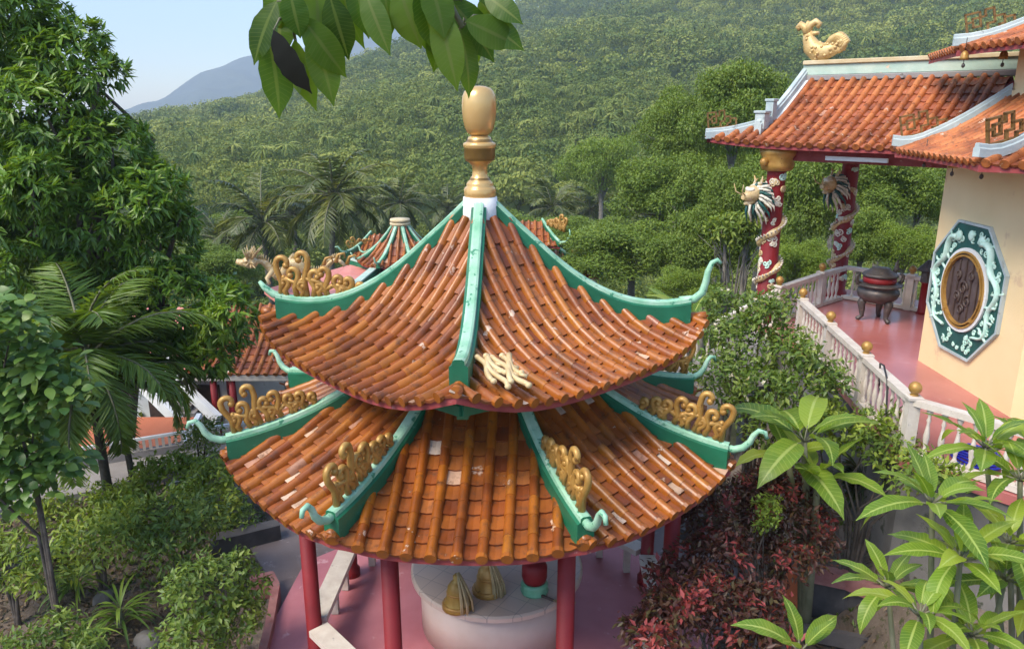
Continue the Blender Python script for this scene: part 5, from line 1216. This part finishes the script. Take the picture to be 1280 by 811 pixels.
# fence beyond the road
p=atZ(-60,610,-.06); q=atZ(330,545,-.06); fe=thing('low_fence','low pale picket fence on a grey kerb along the far side of the concrete road','fence',p); d=q-p; L=math.hypot(d[0],d[1]); u=d/L
mb=MB(); mb.beam(u*0+np.array((0,0,.06)),u*L+np.array((0,0,.06)),.14,.16); mb.build('fence_kerb',M['concrete'],fe)
mb=MB(); mb.beam(np.array((0,0,.36)),u*L+np.array((0,0,.36)),.06,.05); mb.build('fence_rail',M['white'],fe)
pk=MB(); pk.box((0,0,.24),(.05,.04,.24)); pk=pk.build('picket',M['rail'],None); pme=pk.data; bpy.data.objects.remove(pk)
n=int(min(95,L/.11))
for i in range(n): o=bpy.data.objects.new('picket',pme); link(o,fe); o.location=tuple(u*(L*(i+.5)/n)); o.rotation_euler=(0,0,math.atan2(d[1],d[0]))
# ------------------------------------------------------------------ buildings beyond the garden
sh=thing('shrine_house','white walled house with an orange tiled roof and red posts behind the pavilion, left','house',(-5.6,20,-2.9))
o3=np.array((-5.6,20,-2.9))
mb=MB(); mb.box((.0,1.3,1.25),(6.0,2.2,2.6)); hw=mb.build('wall',M['white'],sh)
mb=MB(); ub=MB(); quad_facet(mb,ub,(-3.0,-.9),(3.2,-.9),(-3.0,1.4),(3.2,1.4),2.46,3.78,.24,.06,.25); rf=mb.build('roof',tm,sh); ub.build('eave_board',M['white'],rf)
mb=MB(); mb.box((.1,-.86,2.36),(6.2,.06,.16)); mb.build('fascia',M['rail'],rf)
for x in (-2.35,-1.85,-.2,1.4): mb=MB(); mb.lathe([(.10,0),(.09,2.4)],(x,-.75,0),10); mb.build('post',M['redcol'],sh)
for x in (-1.0,.6): mb=MB(); mb.box((x,.17,1.3),(.5,.06,1.3)); mb.build('window',M['wood'],sh)
st=thing('outdoor_stair','white outdoor stair with pale handrail walls seen under the mango tree','stairs',atY(200,540,18.6))
o3=np.array(st.location); A_=[atY(168,472,19.4),atY(232,535,18.4)]
mb=MB(); a,b=A_[0]-o3,A_[1]-o3
for off,nm in ((np.array((0,0,0)),'handrail_wall'),(np.array((.75,.3,.1)),'handrail_wall')):
    mb=MB(); mb.beam(a+off,b+off,.16,.3); mb.build(nm,M['white'],st)
mb=MB()
for i in range(9):
    c=a+(b-a)*(i+.5)/9+np.array((.38,.15,-.2)); mb.box(c,(.75,.35,.12))
mb.build('steps',M['concrete'],st)
wb=thing('side_house','plain white building with salmon roof half hidden behind the mango tree','house',(-8.6,20.8,-3))
mb=MB(); mb.box((0,0,1.2),(4.6,1.6,3.0)); mb.build('wall',M['white'],wb)
mb=MB(); mb.beam((-3.2,-1.1,2.3),(1.0,-1.1,2.3),.2,.12); V=[(-3.2,-1.2,2.35),(1.1,-1.2,2.35),(1.1,1.0,3.7),(-3.2,1.0,3.7)]; V=V+[(x,y,z-.1) for x,y,z in V]; mb.add(V,[(0,1,2,3),(7,6,5,4),(0,4,5,1),(1,5,6,2),(2,6,7,3),(3,7,4,0)]); mb.build('roof',M['salmon'],wb)
for x in (.9,-.5): mb=MB(); mb.lathe([(.08,-.2),(.08,2.3)],(x,-1.1,0),10); mb.build('post',M['redcol'],wb)
for x in (-1.2,.2): mb=MB(); mb.box((x,-.82,1.4),(.6,.06,1.1)); mb.build('window',M['wood'],wb)
lo=thing('low_shed','low shed with a bright orange roof and white edge beyond the picket fence','shed',(-8.4,16.9,-2.6))
mb=MB(); mb.box((-.7,.2,.4),(2.2,1.0,1.2)); mb.build('wall',M['white'],lo)
mb=MB(); V=[(-1.9,-.7,1.05),(.55,-.7,1.05),(.55,.9,1.5),(-1.9,.9,1.5)]; V=V+[(x,y,z-.08) for x,y,z in V]; mb.add(V,[(0,1,2,3),(7,6,5,4),(0,4,5,1),(1,5,6,2),(2,6,7,3),(3,7,4,0)]); mb.build('roof',M['orangewall'],lo)
mb=MB(); mb.beam((.6,-.75,1.07),(.6,.95,1.53),.12,.12); mb.build('white_edge',M['white'],lo)
# small rear pavilion
rp=thing('rear_pavilion','small eight-sided rear pavilion with orange roof, pale green ridges and a cream cap','pavilion',(atY(500,275,28)[0],28,-3.85))
zr_=smoothz([.3,.6,.9,1.2,1.6],[5.95,5.55,5.2,4.95,4.72]); RR=lambda t:((1.56/math.cos(t))**-16+1.68**-16)**(-1/16)
rt=pavilion_roof(rp,'upper_roof',8,-PI/2,PI/8,zr_,.24,RR,.25,.062,.25,.06,tm,None,.05,vcap=1.3)
rmx=[M['green'],M['mint']]; br_=lambda r: zr_(r*math.cos(PI/8))+.06*(r*math.cos(PI/8)/1.5)**2
rr0,_z=make_ridge(rp,'ridge',rmx,.3,1.62,br_,lambda t:.13,.085,[(-.1,0),(.08,.03),(.18,.1),(.2,.2),(.25,.26)],[.045,.04,.035,.03,.02],n=10)
for k in range(8):
    o=rr0 if k==0 else copy_tree(rr0,rp); o.rotation_euler=(0,0,-PI/2+PI/8+k*PI/4)
mb=MB(); mb.lathe([(.34,5.85),(.34,6.05),(.38,6.08),(.38,6.14),(.30,6.17),(.38,6.2),(.36,6.28),(.001,6.3)],(0,0,0),20); mb.build('cap',M['ochre'],rp)
mb=MB(); mb.lathe([(1.05,2.6),(1.05,4.55)],(0,0,0),16); rd=mb.build('drum',M['redcol'],rp)
for k in range(8):
    a=-PI/2+k*PI/4+.1; mb=MB(); mb.box((1.06*math.cos(a),1.06*math.sin(a),4.15),(.05,.12,.55),a); mb.build('white_panel',M['white'],rd)
mb=MB(); mb.lathe([(1.7,0),(1.7,2.6)],(0,0,0),16); mb.build('base_wall',M['white'],rp)
# gate hall with salmon roof
gh=thing('gate_hall','low hall with a flat salmon roof and green ridges before the small rear pavilion','hall',(-5.6,25.5,-3.2)); o3=np.array((-5.6,25.5,-3.2))
Q=[atY(330,362,24.0),atY(440,330,28.2),atY(471,339,27.2),atY(432,372,23.2),atY(360,385,22.6)]; Q=[p-o3 for p in Q]
V=Q+[p-(0,0,.14) for p in Q]; n=5; mb=MB(); mb.add(V,[tuple(range(n)),tuple(range(n,2*n))[::-1]]+[(i,i+n,(i+1)%n+n,(i+1)%n) for i in range(n)]); gr=mb.build('roof',M['salmon'],gh)
for a,b in ((2,3),(1,2)):
    mb=MB(); mb.beam(Q[a]+(0,0,.08),Q[b]+(0,0,.08),.24,.2); mb.build('ridge',M['green'],gr); mb=MB(); mb.beam(Q[a]+(0,0,.2),Q[b]+(0,0,.2),.26,.05); mb.build('ridge_cap',M['palegreen'],gr)
mb=MB(); mb.box((.3,.2,1.2),(3.6,2.4,2.6)); mb.build('wall',M['white'],gh)
E1=atY(436,322,30)-o3; mb=MB(); ub=MB(); quad_facet(mb,ub,(E1[0],E1[1]),(E1[0]+1.9,E1[1]-.2),(E1[0]+.7,E1[1]+1.2),(E1[0]+1.9,E1[1]+1.0),E1[2],E1[2]+.75,.2,.05,.25); cr=mb.build('corner_roof',tm,gh); ub.build('eave_board',M['redboard'],cr)
P=[np.array((E1[0]-.05+.75*t,E1[1]-.05+1.25*t,E1[2]+.05+.7*t*t**.3+.12*(1-t)**3)) for t in np.linspace(0,1,9)]; cg=line_ridge(cr,P,[.14]*9,.06,'ridge',rmx)
mb=MB(); scroll_mesh(mb,.95,.55,.045); so_=mb.build('scroll_ornament',M['gold'],cg,(E1[0]+.75,E1[1]+.9,E1[2]+.45)); so_.rotation_euler=(0,.35,PI+.55)
mb=MB(); mb.tube([P[0]+(0,0,.05),P[0]+np.array((-.2,-.1,.1)),P[0]+np.array((-.32,-.15,.3)),P[0]+np.array((-.42,-.2,.3))],[.05,.045,.035,.02],7); mb.build('ridge_curl',M['mint'],cg)
# gilded dragon along the hall ridge
gd=thing('dragon_statue','gilded dragon with spiky mane coiling on the hall roof behind the left upper ridge','statue',atY(366,352,23.8))
mb=MB(); P=[];rad=[]
for i in range(49):
    t=i/48; P.append((-1.25+2.9*t,.25*math.sin(t*9),.35+.28*math.sin(t*15+.6)*(1-t*.3)+.12*t)); rad.append((.06+.10*math.sin(PI*min(1,t*1.1+.02))))
mb.tube(P,rad,9,0)
for i in range(3,46,1): p=np.array(P[i]); mb.tube([p+(0,0,rad[i]*.7),p+np.array((.05,.05*math.sin(i),rad[i]+.16))],[.045,.008],5,0)
mb.build('body',M['dragongold'],gd)
mb=MB(); h=np.array((-1.3,0,.62)); mb.ball(h,.22,0,10,(1.2,.9,.9)); mb.tube([h,h+np.array((-.25,0,-.02)),h+np.array((-.42,0,.03))],[.17,.12,.08],8)
for i in range(60):
    a=rng.random()*2*PI; e=rng.uniform(-.4,1.4); d=np.array((-.2+.9*rng.random(),math.cos(a)*math.cos(e),math.sin(e)*.9+.1)); mb.tube([h+d*.15,h+d*.55],[.045,.006],5)
mb.build('head',M['dragongold'],gd)
for x in (-.6,.5): mb=MB(); mb.tube([(x,0,.35),(x-.15,-.2,.15),(x-.05,-.3,.0)],[.09,.07,.05],7); mb.build('leg',M['palegold'],gd)
mb=MB(); 
for k,(x,z) in enumerate(((1.0,.5),(1.4,.62),(1.75,.55))): mb.tube([(x,0,z),(x+.1,0,z+.25),(x+.28,0,z+.3),(x+.3,0,z+.15)],[.07,.05,.04,.02],7)
mb.build('tail_curls',M['gold'],gd)
# roof corner of the shrine behind the pavilion's right ridge
rs=thing('rear_shrine','two-tier orange roof with gold ridge scrolls peeping over the right ridge of the pavilion','shrine',(.6,27,-3.2)); o3=np.array((.6,27,-3.2))
mb=MB(); mb.box((0,0,2.0),(2.4,1.6,4.2)); mb.build('wall',M['redcol'],rs)
for (tx,ty),dz in (((700,304),0),((752,342),1)):
    tip=atY(tx,ty,26)-o3; cx=np.array((0,.3,tip[2]+.75)); mb=MB(); ub=MB(); quad_facet(mb,ub,(-tip[0],tip[1]),(tip[0],tip[1]),(-tip[0]*.45,.1),(tip[0]*.45,.1),tip[2]-.1,tip[2]+.6,.22,.05,.3); r=mb.build('roof_tier',tm,rs); ub.build('eave_board',M['redboard'],r)
    P=[np.array((tip[0]*(1-.55*t),tip[1]*(1-t)+.1*t,tip[2]-.05+.62*t**1.3)) for t in np.linspace(0,1,8)]; g_=line_ridge(r,P,[.14]*8,.06,'ridge',rmx)
    mb=MB(); scroll_mesh(mb,.85,.55,.05); s_=mb.build('scroll_ornament',M['gold'],g_,P[5]+np.array((0,0,.16))); s_.rotation_euler=(0,.2,math.atan2(P[0][1]-P[5][1],P[0][0]-P[5][0])+.3)
    mb=MB(); mb.tube([P[0]+(0,0,.06),P[0]+np.array((.2,-.1,.12)),P[0]+np.array((.34,-.15,.35)),P[0]+np.array((.3,-.15,.55))],[.05,.045,.035,.02],7); mb.build('ridge_curl',M['mint'],g_)

# ------------------------------------------------------------------ the air of the valley
mb=MB(); mb.box((0,0,(-9.2+330)/2),(5420,5420,330+9.2)); hz_=mb.build('haze',[]); tag(hz_,kind='stuff')
m,nt,out=newmat('valley_air'); pv=nt.nodes.new('ShaderNodeVolumePrincipled'); pv.inputs['Color'].default_value=(.70,.84,1,1); pv.inputs['Density'].default_value=.0006; pv.inputs['Anisotropy'].default_value=.1
nt.links.new(pv.outputs[0],out.inputs['Volume']); hz_.data.materials.append(m)
